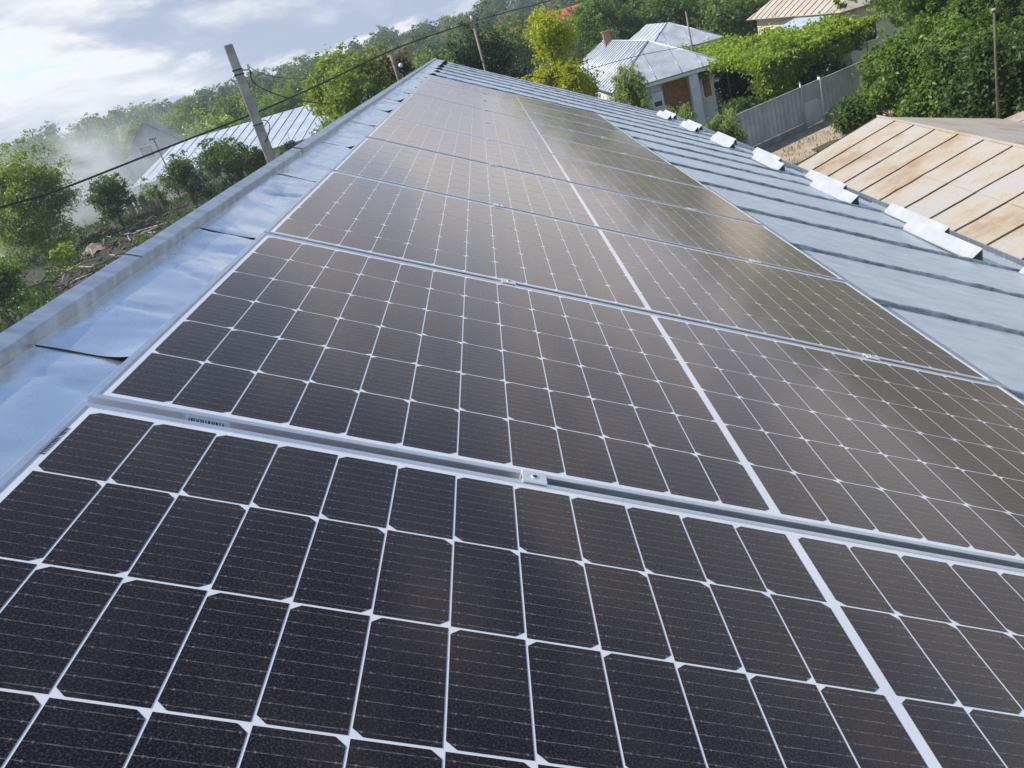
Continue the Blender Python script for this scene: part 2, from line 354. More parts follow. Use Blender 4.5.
# ------------------------------------------------------------------ the house we look along
LP, WP, GAP = 2.0953, 1.0492, .0200
PITCH = WP + GAP
YS = [-4.0, -3.0, -2.0, -1.0 + .36, .36, 1.34, 2.34, 3.38, 4.46, 5.48, 6.5, 7.52, 8.5, 9.52, 10.5, 11.5, 12.5, 13.5, 14.5, 15.5, 16.4, 17.25]
YS[3] = -.64
EAVE, RIDGE, ROOFZ = 4.65, -.235, -.10
def build_house():
    h = thing('house', 'house under the panels with a galvanised standing seam roof', 'house', (0, 6.6, GROUND))
    off = np.array([0, 6.6, GROUND])
    loc = lambda x, y, z: tuple(np.array(RP(x, y, z)) - off)
    sheet = MB(); seams = MB(); lapm = MB()
    rs = np.random.default_rng(5)
    for k in range(len(YS) - 1):
        y0, y1 = YS[k], YS[k + 1]
        hk = rs.uniform(.014, .022) if k < 6 else rs.uniform(.026, .042)
        ph = rs.uniform(0, 6.28, 6); cx = rs.uniform(-.030, .0)
        for xs, ys, tgt in ((np.linspace(RIDGE, .085, 44), np.concatenate([np.linspace(y0, y0 + .2, 20), np.linspace(y0 + .22, y1 + .035, 40)]), lapm),
                            (np.linspace(.080, EAVE, 60), np.concatenate([np.linspace(y0, y0 + .2, 6), np.linspace(y0 + .25, y1 + .035, 14)]), sheet)):
            X, Y = np.meshgrid(xs, ys)
            Z = np.full_like(X, ROOFZ + (.0 if tgt is sheet else .0015))
            amp = ss(RIDGE, RIDGE + .06, X) * np.sin(np.pi * np.clip((Y - y0) / (y1 - y0), 0, 1)) ** .6
            Z += amp * (.0045 * np.sin(2.3 * X + ph[0] + 1.5 * Y) + .0035 * np.sin(5.1 * X + ph[1]) * np.sin(3.3 * (Y - y0) + ph[2]) + .0022 * np.sin(11 * X + 6 * Y + ph[3]))
            if tgt is lapm:      # hand-folded sheets beside the ridge: dents, creases, a loose curled corner against the panels
                cr = np.array([[mnoise.noise(Vector((x * 7, y * 4.5, k * 3.7))) + .22 * mnoise.noise(Vector((x * 16, y * 11, k * 1.7))) for x, y in zip(rx, ry)] for rx, ry in zip(X, Y)])
                Z += .0045 * cr * ss(RIDGE, RIDGE + .05, X)
                for q in range(2):
                    yc = rs.uniform(y0 + .15, y1 - .1); sl_ = rs.uniform(-.9, .9)
                    Z -= .004 * np.exp(-((Y - yc - sl_ * (X + .1)) / .012) ** 2) * ss(RIDGE, RIDGE + .1, X)
            Z += .003 + hk * np.exp(-((X - cx) / .050) ** 2) * np.clip(1 - (Y - y0) / .19, 0, 1) ** 1.5
            Z -= .004 * ss(y1 - .03, y1 + .03, Y)
            P = np.stack([X * CT + Z * ST - off[0], Y - off[1], -X * ST + Z * CT - off[2]], -1)
            tgt.grid(P)
        # standing seam at the near edge of the pan
        n = 110; xx = np.linspace(.02, EAVE - .04, n)
        wob = .004 * np.sin(xx * 7 + ph[4]) + .003 * np.sin(xx * 19 + ph[5]) + rs.normal(0, .0008, n)
        hh = .021 + .002 * np.sin(xx * 23 + ph[3]) + rs.normal(0, .0012, n)
        prof = [(-.022, .002), (-.010, .006), (-.007, .55), (-.010, .60), (-.009, 1.0), (.004, 1.03), (.006, .004)]
        pts = np.array([[loc(x, y0 + p[0] + wv, ROOFZ + (p[1] * hv if p[1] > .1 else p[1])) for p in prof] for x, wv, hv in zip(xx, wob, hh)])
        seams.grid(pts, 0, False)
    # solid underside and the other slope
    rz = np.array(RP(RIDGE, 0, ROOFZ)); ez = np.array(RP(EAVE, 0, ROOFZ))
    x2 = rz[0] - .05 - (ez[0] - rz[0])
    ya, yb = YS[0], YS[-1]
    under = MB()
    a = np.array([rz[0], 0, rz[2] - .012]); e = np.array([ez[0], 0, ez[2] - .012])
    for (p, q) in ((a, e), (np.array([rz[0] - .05, 0, rz[2] - .012]), np.array([x2, 0, ez[2]]))):
        under.quadbox([(p[0] - off[0], ya - off[1], p[2] - off[2]), (q[0] - off[0], ya - off[1], q[2] - off[2]), (q[0] - off[0], yb - off[1], q[2] - off[2]), (p[0] - off[0], yb - off[1], p[2] - off[2])], .03)
    rf = sheet.build('roof', M_galv, h)
    seams.build('standing_seam', M_seam, rf)
    lapm.build('ridge_sheet', M_shiny, rf)
    under.build('roof_deck', M_ridge, rf)
    # ridge flashing: upstand, flat cap, outer lip; a little dented
    fl = MB(); ys = np.linspace(ya, yb, 300)
    dn = .0018 * np.sin(ys * 2.1) + .0012 * np.sin(ys * 5.3 + 1) + .0008 * np.sin(ys * 13)
    prof = [(RIDGE + .012, .002), (RIDGE + .004, .005), (RIDGE, .027), (RIDGE - .003, .0285), (RIDGE - .041, .026), (RIDGE - .043, .0235), (RIDGE - .044, .004), (RIDGE - .07, -.05)]
    for i in range(len(prof) - 1):
        P = np.array([[loc(px + (d if j > 1 else 0), y, ROOFZ + pz + (d * .6 if j > 1 else 0)) for j, (px, pz) in ((i, prof[i]), (i + 1, prof[i + 1]))] for y, d in zip(ys, dn)])
        fl.grid(P, 0, True)
    rf2 = fl.build('ridge_flashing', M_ridge, h)
    for y in np.arange(ya + .9, yb, 2.0):      # overlapping joints in the flashing
        j = MB(); P = np.array([[loc(px, yy, ROOFZ + pz + .0022) for px, pz in prof[1:7]] for yy in (y, y + .07)]); j.grid(P, 0, False); j.build('flashing_joint', M_ridge, rf2)
    # eave gutter
    g = MB(); gp = [(-.02, .0), (-.018, -.05), (.02, -.09), (.075, -.09), (.105, -.05), (.108, -.005), (.100, -.005), (.097, -.047), (.07, -.08), (.024, -.08), (-.008, -.047), (-.010, .0)]
    ez = np.array(RP(EAVE, 0, ROOFZ))
    g.prism([(ez[0] + p[0] + .02 - off[0], ez[2] + p[1] - .02 - off[2]) for p in gp], 'y', ya - off[1], yb - off[1])
    g.build('gutter', M_ridge, h)
    # walls
    wl = MB(); xr = ez[0] - .45; xl = x2 + .45; zt = ez[2] + .15
    pk = rz[2] - .08; xm = rz[0] - .025
    poly = [(xl, GROUND), (xr, GROUND), (xr, zt - .02), (xm, pk), (xl, zt - .02)]
    wl.prism([(p[0] - off[0], p[1] - off[2]) for p in poly], 'y', ya + .3 - off[1], yb - .3 - off[1])
    wl.build('wall', M_wall, h)
build_house()

# ------------------------------------------------------------------ solar panels
def panel_meshes():
    fr = MB(); t = .0105; top = .0016; bot = -.035
    # four rails, mitred
    o = [(0, -WP), (LP, -WP), (LP, 0), (0, 0)]; i = [(t, -WP + t), (LP - t, -WP + t), (LP - t, -t), (t, -t)]
    for k in range(4):
        a, b2, c, d = o[k], o[(k + 1) % 4], i[(k + 1) % 4], i[k]
        vs = [(*a, top), (*b2, top), (*c, top), (*d, top), (*a, bot), (*b2, bot), (*c, bot), (*d, bot)]
        fr.add(vs, [(0, 1, 2, 3), (7, 6, 5, 4), (0, 4, 5, 1), (2, 6, 7, 3)])
    gl = MB()
    gl.add([(t - .001, -WP + t - .001, -.0002), (LP - t + .001, -WP + t - .001, -.0002), (LP - t + .001, -t + .001, -.0002), (t - .001, -t + .001, -.0002)], [(0, 1, 2, 3)], 0)
    gl.add([(t - .001, -WP + t - .001, -.005), (LP - t + .001, -WP + t - .001, -.005), (LP - t + .001, -t + .001, -.005), (t - .001, -t + .001, -.005)], [(3, 2, 1, 0)], 0)
    c = .0105; wq, hq = .0822, .1645
    for r in range(6):
        for k in range(24):
            x0 = MX + k * .085 + (.0145 if k >= 12 else 0); y1 = -MY - r * .168; x1 = x0 + wq; y0 = y1 - hq
            if r % 2 == 0: p = [(x0 + c, y0), (x1, y0), (x1, y1), (x0 + c, y1), (x0, y1 - c * .85), (x0, y0 + c * .85)]
            else: p = [(x0, y0), (x1 - c, y0), (x1, y0 + c * .85), (x1, y1 - c * .85), (x1 - c, y1), (x0, y1)]
            gl.add([(*q, .0002) for q in p], [tuple(range(6))], 1)
    return fr, gl
ORD = ['', 'first', 'second', 'third', 'fourth', 'fifth', 'sixth', 'seventh', 'eighth', 'ninth', 'tenth']
PLAB = {1: 'solar panel nearest the camera, cut off by the bottom of the picture', 10: 'farthest solar panel of the row, beside the bare far strip of roof'}
def build_panels():
    fr, gl = panel_meshes()
    proto = thing('solar_panel', PLAB[1], 'solar panel', RP(0, 0, 0), (0, TH, 0), 'solar panels in a row along the roof')
    f0 = fr.build('frame', M_alu, proto, bevel=.0009); g0 = gl.build('cell_laminate', [M_back, M_cell], proto)
    for n in range(2, 11):
        o = proto.copy(); COL.objects.link(o)
        o.location = RP(0, (n - 1) * PITCH, random.uniform(-.0015, .0015))
        o.rotation_euler = (random.uniform(-.0012, .0012), TH + random.uniform(-.0015, .0015), 0)
        o['label'] = PLAB.get(n, '%s solar panel from the camera, between two aluminium framed neighbours' % ORD[n])
        for ch in (f0, g0):
            d = ch.copy(); COL.objects.link(d); d.parent = o
        if n == 2: second = o
    # barcode sticker on the near edge of the second frame, printed serial under the glass of the first
    st = MB(); x0 = .135
    st.box((x0, -WP - .0006, -.0165), (x0 + .064, -WP - .0001, -.0015))
    rr = np.random.default_rng(2); x = x0 + .006
    while x < x0 + .057:
        wd = rr.uniform(.0008, .003); st.box((x, -WP - .0009, -.0135), (x + wd, -WP - .0005, -.0045), 1); x += wd + rr.uniform(.0008, .0028)
    st.build('barcode_sticker', [M_sticker, M_ink], second)
    s2 = MB(); y = -.150
    while y < -.075:
        wd = rr.uniform(.0008, .0026); s2.box((.0125, y, .0001), (.0185, y + wd, .0004)); y += wd + rr.uniform(.001, .0024)
    s2.build('serial_print', M_ink, proto)
    # clamps over every seam, two rails beneath
    cl0 = None
    for n in range(1, 10):
        for x, side in ((.65, 'left'), (1.70, 'right')):
            lab = 'small aluminium clamp on the %s panel seam from the camera, %s of the centre line' % (ORD[n], side)
            p = RP(x, (n - 1) * PITCH + GAP / 2, 0)
            if cl0 is None:
                cl0 = thing('panel_clamp', lab, 'clamp', p, (0, TH, 0), 'clamps holding the panels')
                b = MB(); b.box((-.019, -.0175, .0021), (.019, .0175, .0048)); b.box((-.020, -.0085, -.036), (.020, -.0060, .002)); b.box((-.020, .0060, -.036), (.020, .0085, .002))
                pl = b.build('clamp_plate', M_clamp, cl0, bevel=.001)
                b = MB(); b.tube([(0, 0, .0048), (0, 0, .0058)], .0055, 14); bo = b.build('bolt', M_clamp, cl0)
                b = MB(); b.tube([(0, 0, .0059), (0, 0, .0062)], .0040, 6); b.build('hex_socket', M_dark, bo)
                sock = bo.children[0]
            else:
                o = cl0.copy(); COL.objects.link(o); o.location = p; o['label'] = lab
                q = pl.copy(); COL.objects.link(q); q.parent = o
                q = bo.copy(); COL.objects.link(q); q.parent = o
                s = sock.copy(); COL.objects.link(s); s.parent = q
    for x, side in ((.65, 'left'), (1.70, 'right')):
        o = thing('mounting_rail', 'aluminium rail running under the panels on the %s line of clamps' % side, 'rail', RP(x, 0, 0), (0, TH, 0), 'rails under the panels')
        b = MB(); b.box((-.02, -1.03, -.064), (.02, 9 * PITCH - .01, -.0365)); b.build('rail', M_alu, o)
        for y in YS[3:14]:
            if -1 < y < 9.5: MB().box((-.016, y - .03, -.099), (.016, y + .03, -.0645)).build('rail_foot', M_alu, o)
build_panels()

# snow guards: folded tin prisms, one to a pan, in two staggered rows
def build_guards():
    b = MB(); Lg = 1.02; hw = .050; hh = .095
    out_ = [(-hw, 0), (0, hh), (hw, 0)]; inn = [(hw - .004, 0), (0, hh - .005), (-hw + .004, 0)]
    ring = out_ + inn
    vs = [(p[0], 0, p[1]) for p in ring] + [(p[0], Lg, p[1]) for p in ring]
    fs = []
    for i in range(2): fs.append((i, i + 6, i + 7, i + 1))
    for i in range(3, 5): fs.append((i, i + 6, i + 7, i + 1))
    fs += [(0, 1, 4, 5), (1, 2, 3, 4), (6, 11, 10, 7), (7, 10, 9, 8), (11, 9, 10)]
    b.add(vs, fs); b.box((hw, 0, .0), (hw + .03, Lg, .0012)); b.box((-hw - .03, 0, 0), (-hw, Lg, .0012))
    proto = None; i = 0
    mid = 0
    for k in range(5, 20):
        y = YS[k] + .01; row = k % 2
        x = 4.13 if row == 0 else 4.46
        nm = ['inner', 'outer'][row]
        i += 1
        word = ORD[(i + 1) // 2]
        lab = 'folded tin snow guard, %s from the camera in the %s row by the eave' % (word, nm)
        p = RP(x, y, ROOFZ + .0085); rot = (0, TH, random.uniform(-.012, .012))
        if proto is None:
            proto = b.build('snow_guard', M_guard); o = proto
        else: o = proto.copy(); COL.objects.link(o)
        o.location = p; o.rotation_euler = rot
        tag(o, lab, 'snow guard', 'snow guards along the eave')
build_guards()

# ------------------------------------------------------------------ rusty outbuilding beside the eave
def build_outbuilding():
    o = thing('outbuilding', 'low outbuilding with a rust stained tin roof below the eave', 'outbuilding', (6.0, 6.0, GROUND))
    off = np.array([6.0, 6.0, GROUND])
    xe, ze, xr, zr, y0, y1 = 4.72, -3.13, 6.52, -2.60, -2.5, 12.7
    b = MB(); seams = MB()
    ys = []; y = y1
    while y > y0 - .3: ys.append(y); y -= .61 + random.uniform(-.02, .02)
    rr = np.random.default_rng(9)
    sl = np.array([xr - xe, 0, zr - ze]); ln = np.linalg.norm(sl); nrm = np.array([-sl[2], 0, sl[0]]) / ln
    for a, c in zip(ys[:-1], ys[1:]):
        for (t0, t1) in ((0, .55), (.55, 1.0)):
            nx, ny = 8, 6
            T, Y = np.meshgrid(np.linspace(t0, t1 + (.02 if t1 < 1 else 0), nx), np.linspace(c, a, ny))
            hgt = .006 * np.sin(5 * T + rr.uniform(0, 6)) * np.sin(np.pi * (Y - c) / (a - c)) + (.004 if t0 > .3 else 0)
            P = np.array([xe, 0, ze]) - off + T[..., None] * sl + hgt[..., None] * nrm; P[..., 1] = Y - off[1]
            b.grid(P)
    for y in ys:
        n = 12; P = []
        for t in np.linspace(0, 1, n):
            base = np.array([xe, y, ze]) - off + t * sl; wv = rr.normal(0, .004)
            P.append([base + np.array([0, dy + wv, 0]) + nrm * dz for dy, dz in ((-.007, .002), (-.004, .018), (.004, .019), (.007, .002))])
        seams.grid(np.array(P), 0, False)
    # back slope
    b.add([(xr - off[0], y0 - off[1], zr - off[2]), (xr + 1.9 - off[0], y0 - off[1], zr - .55 - off[2]), (xr + 1.9 - off[0], y1 - off[1], zr - .55 - off[2]), (xr - off[0], y1 - off[1], zr - off[2])], [(0, 1, 2, 3)])
    rf = b.build('roof', M_rust, o); seams.build('roof_rib', M_rustdark, rf)
    rd = MB(); rd.tube([(xr - off[0], y0 - off[1], zr + .012 - off[2]), (xr - off[0], y1 - off[1] + .02, zr + .012 - off[2])], .022, 8); rd.build('ridge_roll', M_rust, rf)
    w_ = MB()
    w_.prism([(xe + .25 - off[0], 0), (xr + 1.7 - off[0], 0), (xr + 1.7 - off[0], zr - .6 - off[2]), (xr - off[0], zr - .06 - off[2]), (xe + .25 - off[0], ze - .0 - off[2])], 'y', y0 + .2 - off[1], y1 - .15 - off[1])
    w_.build('wall', M_wall, o)
    # a second lower tin roof beyond the ridge
    s = thing('shed', 'small shed with a pinkish tin roof at the right edge, behind the rusty roof', 'shed', (14.9, 21.6, GROUND))
    b = MB(); q = [(-1.0, -1.4, 1.0), (2.4, -1.8, 1.45), (2.6, 1.6, 1.45), (-.9, 1.6, 1.0)]; b.quadbox(q, .05); b.build('roof', M_rust, s)
    b = MB(); b.box((-.7, -1.2, 0), (2.2, 1.4, .98)); b.build('wall', M_wall, s)
build_outbuilding()

# ------------------------------------------------------------------ white house with two hipped wings
def hip(b, x0, x1, y0, y1, ze, zr, mi=0, t=.05):
    xm = (x0 + x1) / 2; k = (x1 - x0) / 2
    a, c = (xm, y0 + k, zr), (xm, y1 - k, zr)
    A, B_, C_, D = (x0, y0, ze), (x1, y0, ze), (x1, y1, ze), (x0, y1, ze)
    for f in ([A, B_, a], [B_, C_, c, a], [C_, D, c], [D, A, a, c]): b.quadbox(f, t, mi)
def ribs(b, p0, p1, q0, q1, n, r=.02):
    for i in range(n + 1):
        t = i / n; P = np.array(p0) * (1 - t) + np.array(p1) * t; Q_ = np.array(q0) * (1 - t) + np.array(q1) * t
        b.tube([P, Q_], r, 4)
def window(par, x0, x1, y, z0, z1, facing=-1, frame=M_whitepaint, pane=M_pane, name='window'):
    f = MB(); t = .06
    for (a, c) in (((x0, z0), (x1, z0 + t)), ((x0, z1 - t), (x1, z1)), ((x0, z0 + t), (x0 + t, z1 - t)), ((x1 - t, z0 + t), (x1, z1 - t))):
        f.box((a[0], y - .05, a[1]), (c[0], y + .05, c[1]))
    o = f.build(name, frame, par)
    p = MB(); p.box((x0 + t, y - .012, z0 + t), (x1 - t, y + .012, z1 - t)); p.build('pane', pane, o)
    return o
def build_white_house():
    h = thing('white_house', 'white house with two pale hipped tin roofs and a brick chimney', 'house', (8.7, 40, GROUND), (0, 0, R(2)))
    # local: front eave along x, depth along y; eave 3.0 m up
    r1 = MB(); hip(r1, -2.65, 2.65, 0, 18, 3.0, 4.6); rf = r1.build('roof', M_zincroof, h)
    for i in range(26):   # close ribs of the corrugated left slope
        y = .6 + i * .68; k = min(1, y / 2.65, (18 - y) / 2.65)
        MB().tube([(-2.65, y, 3.02), (-2.65 + 2.65 * k, y, 3.02 + 1.6 * k)], .035, 5).build('roof_rib', M_whiteroof, rf)
    for x in (-1.6, -.5, .7, 1.7):
        k = 1 - abs(x) / 2.65; MB().tube([(x, 0, 3.01), (x, 2.65 * k, 3.01 + 1.6 * k)], .018, 4).build('roof_seam', M_seam, rf)
    hb = MB()
    for sx in (-1, 1): hb.tube([(2.65 * sx, 0, 3.02), (0, 2.65, 4.62)], .04, 6)
    hb.tube([(0, 2.65, 4.62), (0, 15.35, 4.62)], .045, 6); hb.build('ridge_cap', M_whiteroof, rf)
    r2 = MB(); hip(r2, 1.65, 6.8, 13, 24, 3.0, 4.55); rf2 = r2.build('roof', M_zincroof, h)
    for x in (2.6, 3.6, 4.9, 5.9):
        k = 1 - abs(x - 4.225) / 2.575; MB().tube([(x, 13, 3.01), (x, 13 + 2.575 * k, 3.01 + 1.55 * k)], .018, 4).build('roof_seam', M_seam, rf2)
    for i in range(9):
        y = 14 + i * 1.1; k = min(1, (y - 13) / 2.575, (24 - y) / 2.575); MB().tube([(1.65, y, 3.01), (1.65 + 2.575 * k, y, 3.01 + 1.55 * k)], .018, 4).build('roof_seam', M_seam, rf2)
    for sx, x in ((-1, 1.65), (1, 6.8)): MB().tube([(x, 13, 3.02), (4.225, 15.575, 4.57)], .03, 5).build('hip_cap', M_seam, rf2)
    fs = MB(); fs.box((-2.62, .03, 2.80), (2.62, .06, 2.94)); fs.box((2.60, .1, 2.80), (2.63, 12.9, 2.94)); fs.box((1.7, 13.03, 2.8), (6.75, 13.06, 2.94)); fs.build('fascia', M_whitepaint, h)
    ch = MB(); ch.box((-.42, 12.2, 4.2), (.02, 12.65, 5.15)); c = ch.build('chimney', M_brick, rf)
    ch = MB(); ch.box((-.47, 12.15, 5.152), (.07, 12.70, 5.23)); ch.build('chimney_cap', M_brick, rf)
    wl = MB(); wl.box((-2.25, .55, 0), (2.2, 17.6, 2.95)); wl.build('wall', M_wallw, h)
    wl = MB(); wl.box((2.203, 13.4, 0), (6.4, 23.6, 2.95)); wl.build('wall', M_wallw, h)
    pf = MB(); pf.box((-2.0, .30, 0), (-.3, .545, 2.45)); pf.build('porch_wall', M_wallw, h)
    for x in (-1.6, -.85): window(h, x, x + .5, .27, 1.75, 2.1)
    # brown lattice door
    d = MB(); d.box((-.22, .44, .05), (.95, .5, 2.7)); dd = d.build('door', M_brown, h)
    lt = MB()
    for i in range(14):
        x = -.2 + i * .085; lt.box((x, .415, .1), (x + .022, .437, 2.66))
    for i in range(30): lt.box((-.2, .40, .12 + i * .085), (.93, .413, .14 + i * .085))
    lt.build('lattice', M_brown, dd)
    co = MB(); co.box((1.0, .12, 0), (1.42, .54, 2.78)); co.build('column', M_wallw, h)
    window(h, 1.6, 2.1, .53, 1.5, 2.5, pane=M_brown)
    # side window
    s = MB(); s.box((2.202, 1.2, 1.3), (2.25, 2.3, 2.4)); w1 = s.build('window', M_whitepaint, h)
    s = MB(); s.box((2.252, 1.28, 1.38), (2.262, 2.22, 2.32)); s.build('pane', M_brown, w1)
    for x in (2.7, 4.2, 5.4): window(h, x, x + .8, 13.38, 1.1, 2.4, pane=M_brown)
build_white_house()

# ------------------------------------------------------------------ fence along the lane
def build_fence():
    A = np.array([6.2, 30.3]); B_ = np.array([17.6, 37.75]); D = B_ - A; Ln = np.linalg.norm(D); ang = math.atan2(D[1], D[0])
    gate0, gate1 = 7.95, 9.1
    f = thing('sheet_fence', 'grey corrugated sheet fence on a concrete plinth along the dirt lane', 'fence', (A[0], A[1], GROUND), (0, 0, ang))
    for (a, c, nm) in ((0, gate0 - .05, 'l'), (gate1 + .12, Ln, 'r')):
        n = int((c - a) / .05); xs = np.linspace(a, c, n)
        prof = np.clip(1.6 * np.sin(xs * 2 * math.pi / .26), -1, 1) * .018
        P = np.array([[(x, p, z) for x, p in zip(xs, prof)] for z in (.27, .9, 1.68)])
        b = MB(); b.grid(P, 0, False); o = b.build('fence_sheet', M_fence, f)
        sm = o.modifiers.new('thick', 'SOLIDIFY'); sm.thickness = .004
        b = MB(); b.box((a, -.08, -.3), (c, .09, .26)); b.build('plinth', M_conc, f)
        b = MB(); b.box((a, -.03, 1.682), (c, .03, 1.71)); b.build('top_rail', M_fence, f)
        x = a + .6
        while x < c: MB().box((x - .03, .03, .262), (x + .03, .08, 1.66)).build('fence_post', M_fence, f); x += 2.3
    def post(x, wd, h, m, lab):
        b = MB(); b.tube([(x, 0, -.3), (x, 0, h)], wd, 12); o = b.build('gate_post', m, f); o['label'] = lab
        b = MB(); b.tube([(x, 0, h), (x, 0, h + .05)], [wd * 1.05, wd * .6], 12); b.build('post_cap', M_dark if m is M_whitepaint else m, o)
    post(gate0 - .02, .035, 1.85, M_fence, 'thin grey gate post')
    post(gate1 + .055, .06, 1.82, M_whitepaint, 'thick white gate post')
    g = thing('gate', 'grey sheet metal gate leaf between a thin post and a white post', 'gate', (A[0] + math.cos(ang) * gate0, A[1] + math.sin(ang) * gate0, GROUND), (0, 0, ang))
    wd = gate1 - gate0
    b = MB(); b.box((.04, -.012, .08), (wd - .03, .012, 1.05)); b.build('lower_sheet', M_gate, g)
    xs = np.linspace(.04, wd - .03, 60); P = np.array([[(x, .01 * math.sin(x * 50), z) for x in xs] for z in (1.06, 1.68)])
    b = MB(); b.grid(P, 0, False); o = b.build('upper_sheet', M_fence, g); sm = o.modifiers.new('thick', 'SOLIDIFY'); sm.thickness = .004
    b = MB(); b.box((.02, -.03, .05), (.055, .03, 1.72)); b.box((wd - .035, -.03, .05), (wd, .03, 1.72)); b.box((.055, -.03, 1.69), (wd - .035, .03, 1.72)); b.box((.055, -.028, 1.04), (wd - .035, -.013, 1.07)); b.build('gate_frame', M_fence, g)
    b = MB(); b.tube([(wd - .1, -.06, .98), (wd - .22, -.06, .98)], .012, 6); b.build('handle', M_dark, g)
    # lane
    b = MB(); e1 = D / Ln; nn = np.array([e1[1], -e1[0]])
    n = 60; P = []
    rr = np.random.default_rng(4)
    for i in range(n):
        p = A + e1 * (-8 + 30 * i / (n - 1)); w1 = 3.0 + .3 * math.sin(i * .9) + rr.normal(0, .12)
        P.append([(*(p + nn * .12), GROUND + .012), (*(p + nn * 1.5), GROUND + .03), (*(p + nn * w1), GROUND + .012)])
    b.grid(np.array(P)); tag(b.build('dirt_lane', M_dirt), 'pale dirt lane in front of the grey fence', 'lane', kind='structure')
build_fence()

# ------------------------------------------------------------------ vegetation
def leaf_object(name, C_, Nn, Ln, Wd, colr, parent=None, material=None, droop=None):
    """C_ centres (n,3), Nn normals, Ln/Wd leaf length/width, colr (n,3): a folded 4-gon leaf each"""
    n = len(C_)
    a = rng.normal(size=(n, 3)); Nn = Nn / (np.linalg.norm(Nn, axis=1, keepdims=True) + 1e-9)
    if droop is not None: a = a * (1 - droop) + np.array([0, 0, -1.0]) * droop * 2
    U = a - Nn * np.sum(a * Nn, 1, keepdims=True); U /= (np.linalg.norm(U, axis=1, keepdims=True) + 1e-9)
    V = np.cross(Nn, U)
    Ln = np.broadcast_to(Ln, (n,))[:, None]; Wd = np.broadcast_to(Wd, (n,))[:, None]
    fold = Nn * Wd * .25
    v = np.empty((n, 4, 3))
    v[:, 0] = C_ - U * Ln * .5; v[:, 1] = C_ + V * Wd * .5 + fold - U * Ln * .08; v[:, 2] = C_ + U * Ln * .5 - Nn * Ln * .1; v[:, 3] = C_ - V * Wd * .5 + fold - U * Ln * .08
    me = bpy.data.meshes.new(name)
    me.vertices.add(4 * n); me.vertices.foreach_set('co', v.reshape(-1))
    me.loops.add(4 * n); me.loops.foreach_set('vertex_index', np.arange(4 * n, dtype=np.int32))
    me.polygons.add(n); me.polygons.foreach_set('loop_start', np.arange(0, 4 * n, 4, dtype=np.int32))
    try: me.polygons.foreach_set('loop_total', np.full(n, 4, dtype=np.int32))
    except Exception: pass
    at = me.attributes.new('tint', 'FLOAT_COLOR', 'FACE')
    c4 = np.ones((n, 4)); c4[:, :3] = np.clip(colr, 0.002, 1); at.data.foreach_set('color', c4.reshape(-1))
    me.update(); me.validate()
    me.materials.append(material or M_leaf)
    o = bpy.data.objects.new(name, me); COL.objects.link(o)
    if parent: o.parent = parent
    return o

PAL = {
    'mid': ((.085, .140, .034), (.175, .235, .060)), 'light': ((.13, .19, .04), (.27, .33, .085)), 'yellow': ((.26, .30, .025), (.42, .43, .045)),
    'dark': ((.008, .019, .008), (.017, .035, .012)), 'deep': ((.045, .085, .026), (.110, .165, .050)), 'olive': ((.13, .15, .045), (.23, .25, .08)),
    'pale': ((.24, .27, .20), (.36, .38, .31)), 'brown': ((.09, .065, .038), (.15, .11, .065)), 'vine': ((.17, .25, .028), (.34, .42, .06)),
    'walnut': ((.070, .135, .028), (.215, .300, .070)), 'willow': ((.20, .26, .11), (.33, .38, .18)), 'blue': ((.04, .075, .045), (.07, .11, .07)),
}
def tints(n, pal, idx=None, r=None):
    r = r or rng
    a, b = (np.array(q) for q in PAL[pal])
    if idx is None: t = r.random(n)
    else:
        k = r.random(int(idx.max()) + 1); t = np.clip(k[idx] * .75 + r.random(n) * .35 - .05, 0, 1)
    return (a + (b - a) * t[:, None]) * r.uniform(.82, 1.18, (n, 1))

def crown_points(h, r, base, lobes, clumps, per, spread, seed, squash=1.0, shell=.75, top=1.0):
    """clumped leaf cloud between z=base and z=h, radius r"""
    q = np.random.default_rng(seed)
    cz = (base + h) / 2; hz = (h - base) / 2
    lc = []; lr = []
    for i in range(lobes):
        t = q.uniform(-.75, .72); rad = r * .78 * math.sqrt(max(.05, 1 - t * t * top)) * q.uniform(.3, 1.08)
        a = 2 * math.pi * (i * .618 + q.uniform(-.12, .12))
        lc.append((rad * math.cos(a), rad * math.sin(a), cz + hz * t)); lr.append(q.uniform(.24, .54))
    lc.append((0, 0, cz + hz * .55)); lr.append(.45); lc.append((0, 0, cz)); lr.append(.6)
    lc = np.array(lc); lr = np.array(lr)
    pick = q.integers(0, len(lc), clumps)
    d = q.normal(size=(clumps, 3)); d /= np.linalg.norm(d, axis=1, keepdims=True); d[:, 2] = d[:, 2] * .9 + .12
    rr = np.where(q.random(clumps) < shell, q.uniform(.8, 1.12, clumps), q.uniform(.2, .85, clumps))
    cc = lc[pick] + d * (rr * lr[pick])[:, None] * np.array([r, r, min(hz, r * 1.3) * squash])
    spr = q.random(clumps) < .16        # loose shoots standing out of the crown
    cc[spr] += d[spr] * (r * q.uniform(.12, .38, spr.sum()))[:, None] + np.array([0, 0, .06 * r])
    idx = np.repeat(np.arange(clumps), per); n = len(idx)
    g = q.normal(size=(n, 3)) * spread * (q.uniform(.45, 1.35, clumps) * np.where(spr, .6, 1))[idx][:, None]; g[:, 2] *= .75
    P = cc[idx] + g
    nrm = q.normal(size=(n, 3)) * .8 + d[idx] * .55 + np.array([0, 0, .5])
    return P, nrm, idx, lc, q
